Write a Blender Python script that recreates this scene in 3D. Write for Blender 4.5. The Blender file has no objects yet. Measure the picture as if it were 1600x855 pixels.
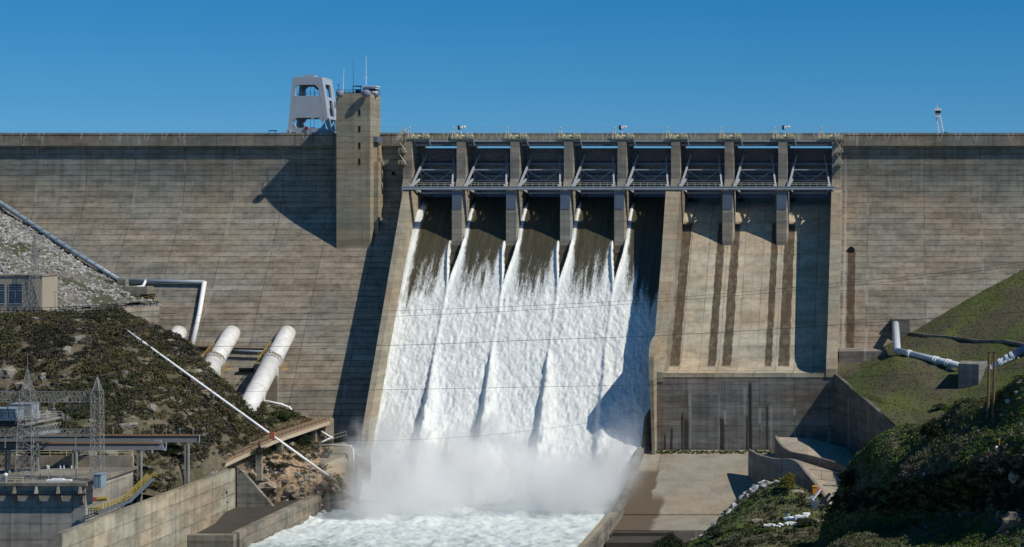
import bpy, math, random
import numpy as np
from mathutils import Vector, Matrix
rnd = random.Random(7); RS = np.random.RandomState(11)
C = bpy.context.scene.collection
# ---------------------------------------------------------------- view: the eye is at (0,-500,75), the dam lies along X at Y=0
XV, YV, F, D, EYE = 1400.0, 330.0, 2750.0, 500.0, 75.0
def W(px, py, Y):                       # world point seen at photo pixel (px, py) at depth Y
    z = D + Y
    return ((px-XV)*z/F, Y, EYE-(py-YV)*z/F)
def WZ(px, Z, Y):
    z = D + Y
    return ((px-XV)*z/F, Y, Z)
def pix(p):
    z = D + p[1]
    return (XV + F*p[0]/z, YV - F*(p[2]-EYE)/z)
def wing_y(Z):                          # downstream face of the gravity wings
    s = 86 - Z
    if s <= 0: return 0.0
    return -0.67*s*s/32 if s < 16 else -0.67*(s-8)
def wing_at(px, py):                    # point of the wing face seen at a pixel
    Y = -15.0
    for _ in range(40):
        Z = EYE-(py-YV)*(D+Y)/F
        Y = 0.5*Y + 0.5*wing_y(Z)
    return W(px, py, Y)
CK = 0.0377
def chute_y(Z):                         # downstream face of the spillway
    if Z > 66.5: return 9 - math.sqrt(max(0, (77.7-Z)/CK))
    return -8.2 - 0.77*(66.5-Z)

# ---------------------------------------------------------------- noise
def _h(ix, iy, iz, s):
    n = (ix*374761393 + iy*668265263 + iz*2147483647 + s*974711) & 0xffffffff
    n = ((n ^ (n >> 13))*1274126177) & 0xffffffff
    n = ((n ^ (n >> 16))*2246822519) & 0xffffffff
    return ((n ^ (n >> 15)) & 0xffffff)/float(0xffffff)
def vn(x, y, z=0.0, s=0):
    x, y, z = np.broadcast_arrays(np.asarray(x, float), np.asarray(y, float), np.asarray(z, float))
    ix, iy, iz = [np.floor(a).astype(np.int64) for a in (x, y, z)]
    fx, fy, fz = x-ix, y-iy, z-iz
    u, v, w = [a*a*(3-2*a) for a in (fx, fy, fz)]
    r = 0
    for a in (0, 1):
        for b in (0, 1):
            for c in (0, 1):
                r = r + _h(ix+a, iy+b, iz+c, s)*(u if a else 1-u)*(v if b else 1-v)*(w if c else 1-w)
    return r*2-1
def fbm(x, y, z=0.0, o=4, s=0):
    r = 0; a = .5
    for i in range(o):
        r = r + a*vn(x*2**i+i*7.3, y*2**i+i*3.1, z*2**i, s+i); a *= .5
    return r
def sm(a, b, x):
    t = np.clip((x-a)/(b-a), 0, 1); return t*t*(3-2*t)

# ---------------------------------------------------------------- mesh builder
class MB:
    def __init__(s): s.v = []; s.f = []
    def add(s, vs, fs):
        n = len(s.v); s.v += [tuple(p) for p in vs]; s.f += [tuple(i+n for i in f) for f in fs]; return s
    def box(s, x0, x1, y0, y1, z0, z1):
        return s.add([(x, y, z) for x in (x0, x1) for y in (y0, y1) for z in (z0, z1)],
                     [(0, 1, 3, 2), (4, 6, 7, 5), (0, 4, 5, 1), (2, 3, 7, 6), (0, 2, 6, 4), (1, 5, 7, 3)])
    def beam(s, p, q, w, h=None, up=(0, 0, 1)):
        h = h or w; p = Vector(p); q = Vector(q); d = (q-p)
        if d.length < 1e-6: return s
        d.normalize(); u = Vector(up)
        if abs(d.dot(u)) > .95: u = Vector((0, 1, 0))
        a = d.cross(u).normalized()*w/2; b = a.cross(d).normalized()*h/2
        vs = [c+i*a+j*b for c in (p, q) for i, j in ((-1, -1), (1, -1), (1, 1), (-1, 1))]
        return s.add(vs, [(0, 3, 2, 1), (4, 5, 6, 7), (0, 1, 5, 4), (1, 2, 6, 5), (2, 3, 7, 6), (3, 0, 4, 7)])
    def tube(s, pts, r, n=8, cap=True):
        pts = [Vector(p) for p in pts]; rr = r if isinstance(r, (list, tuple)) else [r]*len(pts)
        base = len(s.v); pa = None
        for i, p in enumerate(pts):
            d = (pts[min(i+1, len(pts)-1)]-pts[max(i-1, 0)]).normalized()
            if pa is None:
                u = Vector((0, 0, 1)) if abs(d.z) < .9 else Vector((0, 1, 0)); a = d.cross(u).normalized()
            else:
                a = (pa-d*pa.dot(d)).normalized()
            pa = a; b = d.cross(a)
            for k in range(n):
                t = 2*math.pi*k/n; s.v.append(tuple(p+(a*math.cos(t)+b*math.sin(t))*rr[i]))
        for i in range(len(pts)-1):
            for k in range(n):
                k2 = (k+1) % n
                s.f.append((base+i*n+k, base+i*n+k2, base+(i+1)*n+k2, base+(i+1)*n+k))
        if cap:
            s.f.append(tuple(base+k for k in range(n))[::-1]); s.f.append(tuple(base+(len(pts)-1)*n+k for k in range(n)))
        return s
    def prism_x(s, prof, x0, x1):       # profile of (Y,Z), extruded along X; x0/x1 may be functions of Z
        g = lambda x, z: x(z) if callable(x) else x
        n = len(prof)
        vs = [(g(x0, z), y, z) for y, z in prof]+[(g(x1, z), y, z) for y, z in prof]
        fs = [tuple(range(n)), tuple(range(2*n-1, n-1, -1))]+[(i, n+i, n+(i+1) % n, (i+1) % n) for i in range(n)]
        return s.add(vs, fs)
    def prism(s, poly, vec):
        n = len(poly); v = Vector(vec)
        vs = [Vector(p) for p in poly]; vs += [p+v for p in vs]
        return s.add(vs, [tuple(range(n))[::-1], tuple(range(n, 2*n))]+[(i, (i+1) % n, n+(i+1) % n, n+i) for i in range(n)])
    def ball(s, c, r, sc=(1, 1, 1), n=10, m=7):
        b = len(s.v)
        for i in range(m+1):
            t = math.pi*i/m
            for k in range(n):
                u = 2*math.pi*k/n
                s.v.append((c[0]+r*sc[0]*math.sin(t)*math.cos(u), c[1]+r*sc[1]*math.sin(t)*math.sin(u), c[2]+r*sc[2]*math.cos(t)))
        for i in range(m):
            for k in range(n):
                k2 = (k+1) % n; s.f.append((b+i*n+k, b+(i+1)*n+k, b+(i+1)*n+k2, b+i*n+k2))
        return s
    def rail(s, pts, h=1.1, step=2.4, r=.05, rails=(1, .55)):
        for a, b in zip(pts[:-1], pts[1:]):
            a = Vector(a); b = Vector(b); n = max(1, round((b-a).length/step))
            for i in range(n+1):
                p = a.lerp(b, i/n); s.beam(p, p+Vector((0, 0, h)), 2*r)
            for k in rails:
                s.beam(a+Vector((0, 0, h*k)), b+Vector((0, 0, h*k)), 2*r)
        return s
BASE = {}
def link(name, me, mat, parent=None):
    o = bpy.data.objects.new(name, me); C.objects.link(o)
    if mat: me.materials.append(mat)
    if parent: o.parent = parent
    return o
def build(mb, name, mat, parent=None, smooth=False, bevel=0):
    off = Vector((0, 0, 0)); p = parent
    while p is not None:
        off += p.location; p = p.parent
    me = bpy.data.meshes.new(name)
    if parent is None and mb.v:         # a one-mesh thing gets its origin at its base
        a = np.array(mb.v); loc = Vector((float((a[:, 0].min()+a[:, 0].max())/2), float((a[:, 1].min()+a[:, 1].max())/2), float(a[:, 2].min())))
        me.from_pydata([tuple(Vector(v)-loc) for v in mb.v], [], mb.f)
    else:
        loc = None; me.from_pydata([tuple(Vector(v)-off) for v in mb.v], [], mb.f)
    o = link(name, me, mat, parent)
    if loc is not None: o.location = loc
    import bmesh
    bm = bmesh.new(); bm.from_mesh(me); bmesh.ops.recalc_face_normals(bm, faces=bm.faces)
    if bevel: bmesh.ops.bevel(bm, geom=[e for e in bm.edges if len(e.link_faces) == 2 and e.calc_face_angle(0) > .6], offset=bevel, segments=1, affect='EDGES')
    bm.to_mesh(me); bm.free()
    if smooth:
        for p in me.polygons: p.use_smooth = True
    return o
def thing(name, loc, label, cat, group=None):
    o = bpy.data.objects.new(name, None); C.objects.link(o); o.location = loc
    o['label'] = label; o['category'] = cat
    if group: o['group'] = group
    return o
def tag(o, label, cat, group=None, kind=None):
    o['label'] = label; o['category'] = cat
    if group: o['group'] = group
    if kind: o['kind'] = kind
    return o
def structure(o): o['kind'] = 'structure'; return o
def dup(root, loc, label, group=None):
    r = root.copy(); C.objects.link(r); r.location = loc; r['label'] = label
    if group: r['group'] = group
    for ch in list(root.children):
        c = ch.copy(); C.objects.link(c); c.parent = r
        for g in list(ch.children):
            d = g.copy(); C.objects.link(d); d.parent = c
    return r
def grid_mesh(name, P, mat, cols=None, smooth=True, attr='tint'):   # P (nv,nu,3)
    nv, nu = P.shape[:2]; me = bpy.data.meshes.new(name)
    idx = np.arange(nv*nu).reshape(nv, nu)
    q = np.stack([idx[:-1, :-1], idx[:-1, 1:], idx[1:, 1:], idx[1:, :-1]], -1).reshape(-1, 4)
    me.vertices.add(nv*nu); me.vertices.foreach_set('co', P.reshape(-1).astype(np.float32))
    me.loops.add(q.size); me.loops.foreach_set('vertex_index', q.reshape(-1).astype(np.int32))
    me.polygons.add(len(q)); me.polygons.foreach_set('loop_start', np.arange(0, q.size, 4, dtype=np.int32))
    me.polygons.foreach_set('loop_total', np.full(len(q), 4, dtype=np.int32))
    me.update(calc_edges=True)
    me.polygons.foreach_set('use_smooth', np.full(len(q), smooth))
    if cols is not None:
        a = me.attributes.new(attr, 'FLOAT', 'POINT'); a.data.foreach_set('value', cols.reshape(-1).astype(np.float32))
    return link(name, me, mat)
def soup(name, V, nper, mat, col=None, parent=None):     # V (n*nper,3): loose n-gons of nper corners
    me = bpy.data.meshes.new(name); n = len(V)//nper
    me.vertices.add(len(V)); me.vertices.foreach_set('co', np.asarray(V, np.float32).reshape(-1))
    me.loops.add(len(V)); me.loops.foreach_set('vertex_index', np.arange(len(V), dtype=np.int32))
    me.polygons.add(n); me.polygons.foreach_set('loop_start', np.arange(0, len(V), nper, dtype=np.int32))
    me.polygons.foreach_set('loop_total', np.full(n, nper, dtype=np.int32))
    me.update(calc_edges=True)
    if col is not None:
        a = me.attributes.new('col', 'FLOAT_COLOR', 'POINT')
        c = np.ones((len(V), 4), np.float32); c[:, :3] = col; a.data.foreach_set('color', c.reshape(-1))
    return link(name, me, mat, parent)

# ---------------------------------------------------------------- materials
class NT:
    def __init__(s, name):
        s.m = bpy.data.materials.new(name); s.m.use_nodes = True; s.t = s.m.node_tree; s.n = s.t.nodes
        s.b = s.n['Principled BSDF']; s.out = s.n['Material Output']
    def nd(s, typ, **kw):
        n = s.n.new(typ)
        for k, v in kw.items():
            if k.startswith('i_'): s.set(n.inputs[k[2:].replace('_', ' ')], v)
            else: setattr(n, k, v)
        return n
    def set(s, inp, v):
        if hasattr(v, 'is_output'): s.t.links.new(v, inp)
        else: inp.default_value = v
    def math(s, op, a, b=0.0, c=None, clamp=False):
        n = s.n.new('ShaderNodeMath'); n.operation = op; n.use_clamp = clamp
        s.set(n.inputs[0], a); s.set(n.inputs[1], b)
        if c is not None: s.set(n.inputs[2], c)
        return n.outputs[0]
    def pos(s):
        if not hasattr(s, '_p'):
            g = s.n.new('ShaderNodeNewGeometry'); s._p = g.outputs['Position']
            x = s.n.new('ShaderNodeSeparateXYZ'); s.t.links.new(s._p, x.inputs[0]); s.X, s.Y, s.Z = x.outputs
        return s._p
    def scaled(s, sx, sy, sz, off=(0, 0, 0)):
        n = s.n.new('ShaderNodeMapping'); n.inputs['Scale'].default_value = (sx, sy, sz); n.inputs['Location'].default_value = off
        s.t.links.new(s.pos(), n.inputs[0]); return n.outputs[0]
    def noise(s, vec, scale=1.0, detail=4.0, rough=.55, dist=0.0):
        n = s.n.new('ShaderNodeTexNoise'); s.set(n.inputs['Vector'], vec); s.set(n.inputs['Scale'], scale)
        n.inputs['Detail'].default_value = detail; n.inputs['Roughness'].default_value = rough; n.inputs['Distortion'].default_value = dist
        return n.outputs[0]
    def ramp(s, f, a, b, lo=0.0, hi=1.0):
        n = s.n.new('ShaderNodeMapRange'); n.interpolation_type = 'SMOOTHSTEP'
        s.set(n.inputs[0], f); n.inputs[1].default_value = a; n.inputs[2].default_value = b; n.inputs[3].default_value = lo; n.inputs[4].default_value = hi
        return n.outputs[0]
    def white(s, x, y):
        c = s.n.new('ShaderNodeCombineXYZ'); s.set(c.inputs[0], x); s.set(c.inputs[1], y)
        n = s.n.new('ShaderNodeTexWhiteNoise'); n.noise_dimensions = '2D'; s.t.links.new(c.outputs[0], n.inputs['Vector']); return n.outputs['Value']
    def mix(s, f, a, b, mode='MIX'):
        n = s.n.new('ShaderNodeMix'); n.data_type = 'RGBA'; n.blend_type = mode
        s.set(n.inputs[0], f)
        for i, v in ((6, a), (7, b)):
            if isinstance(v, tuple) and len(v) == 3: v = v+(1,)
            s.set(n.inputs[i], v)
        return n.outputs[2]
    def mul(s, col, f):                 # colour times scalar
        n = s.n.new('ShaderNodeVectorMath'); n.operation = 'SCALE'
        if isinstance(col, tuple): n.inputs[0].default_value = col[:3]
        else: s.t.links.new(col, n.inputs[0])
        s.set(n.inputs['Scale'], f); return n.outputs[0]
    def bump(s, h, strength=.3, dist=.1):
        n = s.n.new('ShaderNodeBump'); n.inputs['Strength'].default_value = strength; n.inputs['Distance'].default_value = dist
        s.set(n.inputs['Height'], h); s.t.links.new(n.outputs[0], s.b.inputs['Normal'])
    def done(s, col, rough=.85, metal=0.0, spec=.3):
        if isinstance(col, tuple) and len(col) == 3: col = col+(1,)
        s.set(s.b.inputs['Base Color'], col); s.set(s.b.inputs['Roughness'], rough); s.b.inputs['Metallic'].default_value = metal
        s.b.inputs['Specular IOR Level'].default_value = spec
        return s.m
def concrete(name, base=(.235, .212, .172), lift=1.52, joint=14.0, jx=0.0, line=.5, stain=1.0, axis='X', white=.35, extra=None, wet=None):
    t = NT(name); t.pos(); U = t.X if axis == 'X' else t.Y
    if axis == 'XY': U = t.math('ADD', t.X, t.Y)
    wob = t.math('MULTIPLY', t.math('SUBTRACT', t.noise(t.scaled(.15, .15, .15), 1, 2), .5), .25)
    zf = t.math('DIVIDE', t.math('ADD', t.Z, wob), lift); xf = t.math('DIVIDE', t.math('SUBTRACT', U, jx), joint)
    xi = t.math('FLOOR', xf); zi = t.math('FLOOR', zf)
    blk = t.white(xi, t.math('FLOOR', t.math('DIVIDE', zi, 7.0))); lf = t.white(xi, zi); lrow = t.white(3.3, zi)
    zz = t.math('FRACT', zf); xx = t.math('FRACT', xf)
    lw = t.noise(t.scaled(.35, .35, .9), 1, 3)
    ln = t.math('MULTIPLY', t.math('GREATER_THAN', t.math('ABSOLUTE', t.math('SUBTRACT', zz, .5)), .435), t.ramp(lw, .36, .56, .35, 1.0))
    below = t.math('MULTIPLY', t.ramp(zz, .45, 1.0), t.ramp(t.noise(t.scaled(.9, .9, .12, (3, 1, 2)), 1, 4), .45, .75))
    jl = t.math('GREATER_THAN', t.math('ABSOLUTE', t.math('SUBTRACT', xx, .5)), .5-.14/joint)
    half = t.math('LESS_THAN', t.math('ABSOLUTE', t.math('SUBTRACT', xx, .5)), .07/joint)
    big = t.noise(t.scaled(.035, .035, .06), 1, 5, .6)
    med = t.noise(t.scaled(.16, .16, .45, (9, 2, 4)), 1, 5, .65)
    strk = t.noise(t.scaled(.8, .8, .05, (5, 5, 5)), 1, 5, .6)
    fine = t.noise(t.scaled(3, 3, 3), 1, 4, .7)
    k = t.math('ADD', .70, t.math('MULTIPLY', big, .36*stain))
    k = t.math('MULTIPLY', k, t.math('ADD', .94, t.math('MULTIPLY', blk, .14)))
    k = t.math('MULTIPLY', k, t.math('ADD', .90, t.math('MULTIPLY', lf, .2*stain)))
    k = t.math('MULTIPLY', k, t.math('ADD', .94, t.math('MULTIPLY', lrow, .12)))
    k = t.math('MULTIPLY', k, t.ramp(med, .36, .66, 1.08, 1-.30*stain))
    k = t.math('MULTIPLY', k, t.math('SUBTRACT', 1.0, t.math('MULTIPLY', below, .28*stain)))
    k = t.math('MULTIPLY', k, t.ramp(strk, .40, .75, 1.05, 1-.26*stain))
    k = t.math('MULTIPLY', k, t.math('ADD', .87, t.math('MULTIPLY', fine, .26)))
    k = t.math('MULTIPLY', k, t.math('SUBTRACT', 1.0, t.math('MULTIPLY', ln, line)))
    k = t.math('MULTIPLY', k, t.math('SUBTRACT', 1.0, t.math('MULTIPLY', jl, .35)))
    k = t.math('MULTIPLY', k, t.math('SUBTRACT', 1.0, t.math('MULTIPLY', half, .15)))
    hue = t.mix(t.ramp(t.noise(t.scaled(.05, .05, .12, (20, 4, 8)), 1, 4), .38, .62), (1.06, .97, .90), (.96, 1.0, 1.02))
    col = t.mul(t.mix(1.0, base, hue, 'MULTIPLY'), k)
    # lime bloom: thin pale runs that hang from joints
    wm = t.math('MULTIPLY', t.ramp(t.noise(t.scaled(1.1, 1.1, .10, (2, 9, 31)), 1, 3, .5), .66, .74), t.ramp(t.noise(t.scaled(.12, .12, .2, (40, 3, 1)), 1, 3), .5, .62))
    wj = t.math('MULTIPLY', t.math('GREATER_THAN', t.math('ABSOLUTE', t.math('SUBTRACT', xx, .5)), .5-.35/joint), t.ramp(t.noise(t.scaled(.05, .05, .12, (7, 7, 7)), 1, 3), .5, .6))
    col = t.mix(t.math('MULTIPLY', t.math('MAXIMUM', wm, wj), white), col, (.42, .40, .35))
    if extra: col = extra(t, col)
    t.bump(t.math('ADD', t.math('MULTIPLY', ln, -1.0), fine), .35, .06)
    return t.done(col, .9)
def simple(name, col, rough=.6, metal=0.0, var=.25, scale=.6, spec=.3, dirt=None):
    t = NT(name); n = t.noise(t.scaled(scale, scale, scale), 1, 5, .65); n2 = t.noise(t.scaled(scale*6, scale*6, scale*2), 1, 3)
    k = t.math('ADD', 1-var/2, t.math('MULTIPLY', t.math('SUBTRACT', n, .25), var*1.6))
    k = t.math('MULTIPLY', k, t.math('ADD', 1-var*.3, t.math('MULTIPLY', n2, var*.6)))
    c = t.mul(col, k)
    if dirt: c = t.mix(t.ramp(n, .52, .66), c, dirt)
    t.bump(n2, .15, .03)
    return t.done(c, rough, metal, spec)
# ---------------------------------------------------------------- dam materials
XP = [-122.5+15.1*i for i in range(7)]          # pier centres
BAYX = [-130.05+15.1*i for i in range(8)]
def wet_run(t, col, xc, hw, z_top, z_bot, dark=(.035, .022, .012), power=.9):
    xo = t.math('ADD', t.X, t.math('MULTIPLY', t.math('SUBTRACT', t.noise(t.scaled(.5, .5, .07, (xc, 0, 0)), 1, 6, .65), .5), 1.1))
    d = t.math('ABSOLUTE', t.math('SUBTRACT', xo, xc))
    m = t.ramp(d, hw-.12, hw+.18, 1, 0)
    m = t.math('MULTIPLY', m, t.ramp(t.Z, z_top, z_top+1.5, 1, 0)); m = t.math('MULTIPLY', m, t.ramp(t.Z, z_bot-.5, z_bot, 0, 1))
    m = t.math('MULTIPLY', m, t.ramp(t.noise(t.scaled(.8, .8, .05, (1, xc, 1)), 1, 5), .25, .6, .75*power, power))
    return t.mix(m, col, dark)
def vmarks(t, col):
    xf = t.math('DIVIDE', t.X, 5.0); xx = t.math('ABSOLUTE', t.math('SUBTRACT', t.math('FRACT', xf), .5)); g = t.math('GREATER_THAN', t.white(t.math('FLOOR', xf), 1.7), .45)
    w = t.math('MULTIPLY', t.math('SUBTRACT', t.Z, 94.3), .075); m = t.math('MULTIPLY', t.math('LESS_THAN', xx, w), t.math('GREATER_THAN', xx, t.math('MULTIPLY', w, .45)))
    m = t.math('MULTIPLY', t.math('MULTIPLY', m, g), t.ramp(t.Z, 94.5, 95.6))
    return t.mix(t.math('MULTIPLY', m, .5), col, (.5, .48, .43))
def em_extra(t, col):
    for xc, hw in ((-58.7, 1.25), (-48.9, 1.05), (-44.9, 1.15), (-33.9, .9), (-29.8, 1.4)):
        col = wet_run(t, col, xc, hw, 71, 34.2, dark=(.05, .033, .017))
    return col
def top_grey(t, col):
    return t.mix(t.ramp(t.math('ADD', t.Z, t.math('MULTIPLY', t.noise(t.scaled(.08, .08, .08), 1, 3), 10)), 80, 90, 0, .6), col, t.mix(1.0, col, (.86, 1.0, 1.08), 'MULTIPLY'))
def rw_extra(t, col):
    col = top_grey(t, col)
    col = wet_run(t, col, -12.35, 1.05, 63, 38.3, dark=(.045, .025, .012), power=.85)
    col = wet_run(t, col, -14.2, .3, 90, 38.3, dark=(.42, .40, .36), power=.5)
    return col
def blk_extra(t, col):
    for xc, hw, zt in ((-59.4, .22, 17), (-57.9, .28, 18.5), (-55.0, .22, 22), (-53.9, .55, 20.5), (-44.9, .55, 21), (-38.6, .5, 21.5), (-37.5, .4, 30), (-33.2, .2, 24)):
        col = wet_run(t, col, xc, hw, zt, 12, dark=(.022, .017, .012), power=.9)
    for xc, hw, zt in ((-53.0, .35, 31), (-38.9, .25, 29), (-45.6, .15, 27), (-32.2, .3, 24)):
        col = wet_run(t, col, xc, hw, zt, 13, dark=(.38, .37, .34), power=.45)
    return col
M = {}
M['wingL'] = concrete('weathered dam concrete', (.295, .262, .205), joint=14.0, jx=-216.0, line=.62, extra=top_grey)
M['wingR'] = concrete('weathered dam concrete east', (.285, .25, .195), joint=16.0, jx=8.0, line=.55, extra=rw_extra)
M['pier'] = concrete('pier concrete', (.33, .30, .245), joint=50, lift=1.9, line=.25, stain=.8)
M['wall'] = concrete('training wall concrete', (.40, .345, .25), joint=60, lift=1.6, line=.2, stain=.6)
M['em'] = concrete('emergency chute concrete', (.52, .445, .32), joint=5.03, jx=-62.1, lift=3.0, line=.12, stain=.75, extra=em_extra)
M['block'] = concrete('bucket block concrete', (.215, .20, .172), joint=9.0, jx=-62.1, lift=1.52, line=.3, stain=1.1, extra=blk_extra, white=.5)
M['chute'] = concrete('wet chute concrete', (.06, .055, .04), joint=15.1, lift=3)
M['fascia'] = concrete('parapet concrete', (.27, .24, .19), joint=5.5, lift=9, line=0, stain=.9, white=.75, extra=vmarks)
M['tower'] = concrete('tower concrete', (.36, .315, .225), joint=80, lift=1.52, line=.28, stain=.7)
M['steel'] = simple('grey painted steel', (.37, .385, .40), .55, .0, .3)
M['plate'] = simple('blue grey steel plate', (.13, .16, .21), .5, .2, .3)
M['gate'] = simple('dark gate steel', (.22, .25, .30), .5, .3, .4)
M['dish'] = simple('grey drum antenna', (.20, .215, .27), .5)
M['dark'] = simple('dark metal', (.03, .035, .045), .5, .5, .3)
M['cream'] = simple('cream painted metal', (.62, .56, .38), .6, 0, .3)
M['rust'] = simple('brown rusty rail', (.16, .10, .055), .8, 0, .4)
M['white'] = simple('white painted metal', (.78, .77, .74), .5, 0, .12, .4)
M['crane'] = simple('pale lilac crane paint', (.36, .40, .45), .6, 0, .18, .3)
M['green'] = simple('green grey machine paint', (.16, .20, .15), .6, 0, .3)
M['void'] = simple('deep opening', (.01, .01, .01), .9)

# ---------------------------------------------------------------- the dam
dam = thing('dam', (-76, 0, 0), 'long brown grey concrete gravity dam with gated spillway across the picture', 'dam')
wp = [(wing_y(z), z) for z in [86-i for i in range(17)]]+[(wing_y(-6), -6)]
build(MB().prism_x([(0, 96.0)]+wp+[(12, -6), (12, 96.0)], -430, -136.2), 'wing_wall', M['wingL'], dam)
build(MB().prism_x([(0, 96.0)]+wp+[(12, -6), (12, 96.0)], -15.6, 210), 'wing_wall', M['wingR'], dam)
for x0, x1 in ((-430, -139.3), (-14.9, 210)):
    b = MB().box(x0, x1, -1.15, -.004, 93.5, 96.3)
    build(b, 'fascia', M['fascia'], dam)
    build(MB().box(x0, x1, -.75, -.35, 96.55, 97.15).box(x0, x1, -.3, 12, 96.003, 96.35).box(x0, x1, -.29, -.2, 96.351, 97.0), 'parapet', M['fascia'], dam)
    b = MB(); n = int((x1-x0)/2.75)
    for i in range(n+1): b.box(x0+i*2.75, x0+i*2.75+.3, -.72, -.38, 96.302, 96.549)
    o = build(b, 'parapet_posts', M['fascia'], dam); o['kind'] = 'stuff'
    b = MB()
    for i in range(int((x1-x0)/5.5)): b.prism([(x0+2+i*5.5, -1.152, 96.0), (x0+2.9+i*5.5, -1.152, 96.0), (x0+2.45+i*5.5, -1.152, 94.6)], (0, .1, 0))
    b = MB(); b.rail([(x0, .2, 96.35), (x1, .2, 96.35)], 1.1, 5, .035, (1, .7)); build(b, 'handrail', M['steel'], dam)
ogee = [(11.9, 76.5), (11, 77.4)]+[(9-i*1.4, 77.7-CK*(i*1.4)**2) for i in range(0, 13)]
ogee = [p for p in ogee if p[0] > -8.1]+[(-8.2, 66.5)]
build(MB().prism_x(ogee+[(chute_y(6), 6), (-58, 3), (-63, 1.2), (-72, .5), (-72, -5), (11.9, -5)], lambda z: -136.3+.03*(77-z)*.5, lambda z: -63.2 if z < 22 else -62.2), 'service_chute', M['chute'], dam)
build(MB().prism_x(ogee+[(chute_y(37), 37), (-32.6, 35.1), (-34.5, 33.9), (-37, 33.2), (-40, 32.9), (-43.5, 32.9), (-46.8, 33.3), (-46.8, 32.2), (11.9, 30)], -60.5, -17.2), 'emergency_chute', M['em'], dam)
build(MB().prism_x([(-46.7, 32.19), (-46.7, 4), (11, 4), (11, 29.9)], -63.1, -15.4), 'bucket_block', M['block'], dam)
lean = lambda x: (lambda z: x+max(0, 81-z)*.0315)
build(MB().prism_x([(-9, 81), (-53, 19.5), (-55, 13), (-54, -2), (8, -2), (8, 81)], lean(-137.5), lean(-135.9)), 'training_wall', M['wall'], dam)
build(MB().prism_x([(-9.02, 81), (-24.5, 60), (-36.5, 46.5), (-39, 42.8), (-46.0, 41.8), (-50, 40.8), (-52.4, 38), (-52.8, 32), (-51.8, 24), (-50.6, 17), (-50, 12), (-50, -2), (8, -2), (8, 81)], lambda z: -64.2+min(60, max(0, 81-z))*.03, -61.6), 'training_wall', M['wall'], dam)
build(MB().prism_x([(-9.01, 80.95), (-33, 46), (-41, 36), (-46.9, 33.5), (-46.9, 31), (8, 31), (8, 80.95)], -61.59, -60.0), 'training_wall', M['wall'], dam)
build(MB().prism_x([(-9, 81), (-36.5, 44), (-45, 37), (-47.0, 34.4), (-47.0, 32.3), (-46.66, 32.2), (-46.66, 5), (8, 5), (8, 81)], -18.0, -15.3), 'training_wall', M['wall'], dam)
for i, x in enumerate([-137.6]+XP+[-16.8]):
    w = 1.25
    b = MB().prism_x([(-4.2, 95.1), (-4.2, 84), (-5.6, 81.6), (-6, 60), (11, 60), (11, 95.1)], x-w, x+w)
    p = build(b, 'pier', M['pier'], dam)
    if 0 < i < 8:
        w2 = 1.75
        q = [(x-w2, -7.2), (x-w2+.35, -9), (x+w2-.35, -9), (x+w2, -7.2), (x+w2, -3.4), (x-w2, -3.4)]
        if i != 5:
            build(MB().prism([(a, c, 62) for a, c in q], (0, 0, 18.9)), 'pier_nose', M['pier'], p)
        build(MB().box(x-1.3, x+1.3, -9.12, -9.03, 75.6, 80.6), 'cover_plate', M['plate'], p)
build(MB().box(-15.0, -2.5, -38, -24, 20, 38.2), 'outlet_block', M['block'], dam)
def drain(px, py, r, Yo=.15):
    p = wing_at(px, py); b = MB().tube([(p[0], p[1]-Yo, p[2]), (p[0], p[1]+1.5, p[2])], r, 16); return b
build(drain(1330, 391, 1.0, .5), 'outlet_hole', M['void'], dam)
build(drain(615, 271, .55), 'outlet_hole', M['void'], dam)

# ---------------------------------------------------------------- bridge over the spillway
br = thing('spillway_bridge', (-77, 0, 93.5), 'long road bridge on piers over the spillway gates with pale railing and wire fence', 'bridge')
build(MB().box(-139.2, -15.0, -1.0, 8.5, 95.35, 96.25), 'deck', M['fascia'], br)
build(MB().box(-139.2, -15.0, -1.3, -1.004, 95.2, 97.1), 'parapet', M['fascia'], br)
for i, x in enumerate(BAYX):
    build(MB().box(x-6.2, x+6.2, -.9, -.5, 93.55, 95.34).box(x-6.2, x+6.2, -1.1, -.3, 93.4, 93.55), 'girder', M['plate'], br)
    build(MB().box(x-6.2, x+6.2, 6.6, 7.0, 94.3, 95.34), 'girder', M['plate'], br)
for k in (0,):
    w = build(MB().box(-137, -16, -3.6, -1.31, 94.75, 94.9).box(-137, -16, -3.7, -3.6, 94.6, 95.0), 'walkway', M['steel'], br)
    build(MB().rail([(-137, -3.6, 95.0), (-16, -3.6, 95.0)], 1.15, 2.1, .045, (1, .5)), 'railing', M['cream'], w)
build(MB().rail([(-150, 8.2, 96.25), (-14, 8.2, 96.25)], 2.9, 2.5, .022, (1, .75, .5)), 'wire_fence', M['steel'], br)
b = MB()
for x in (-129, -119.5, -98, -84, -68, -44, -38.5, -20): b.box(x, x+.8, 8.1, 8.2, 98.0, 98.5)
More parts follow.
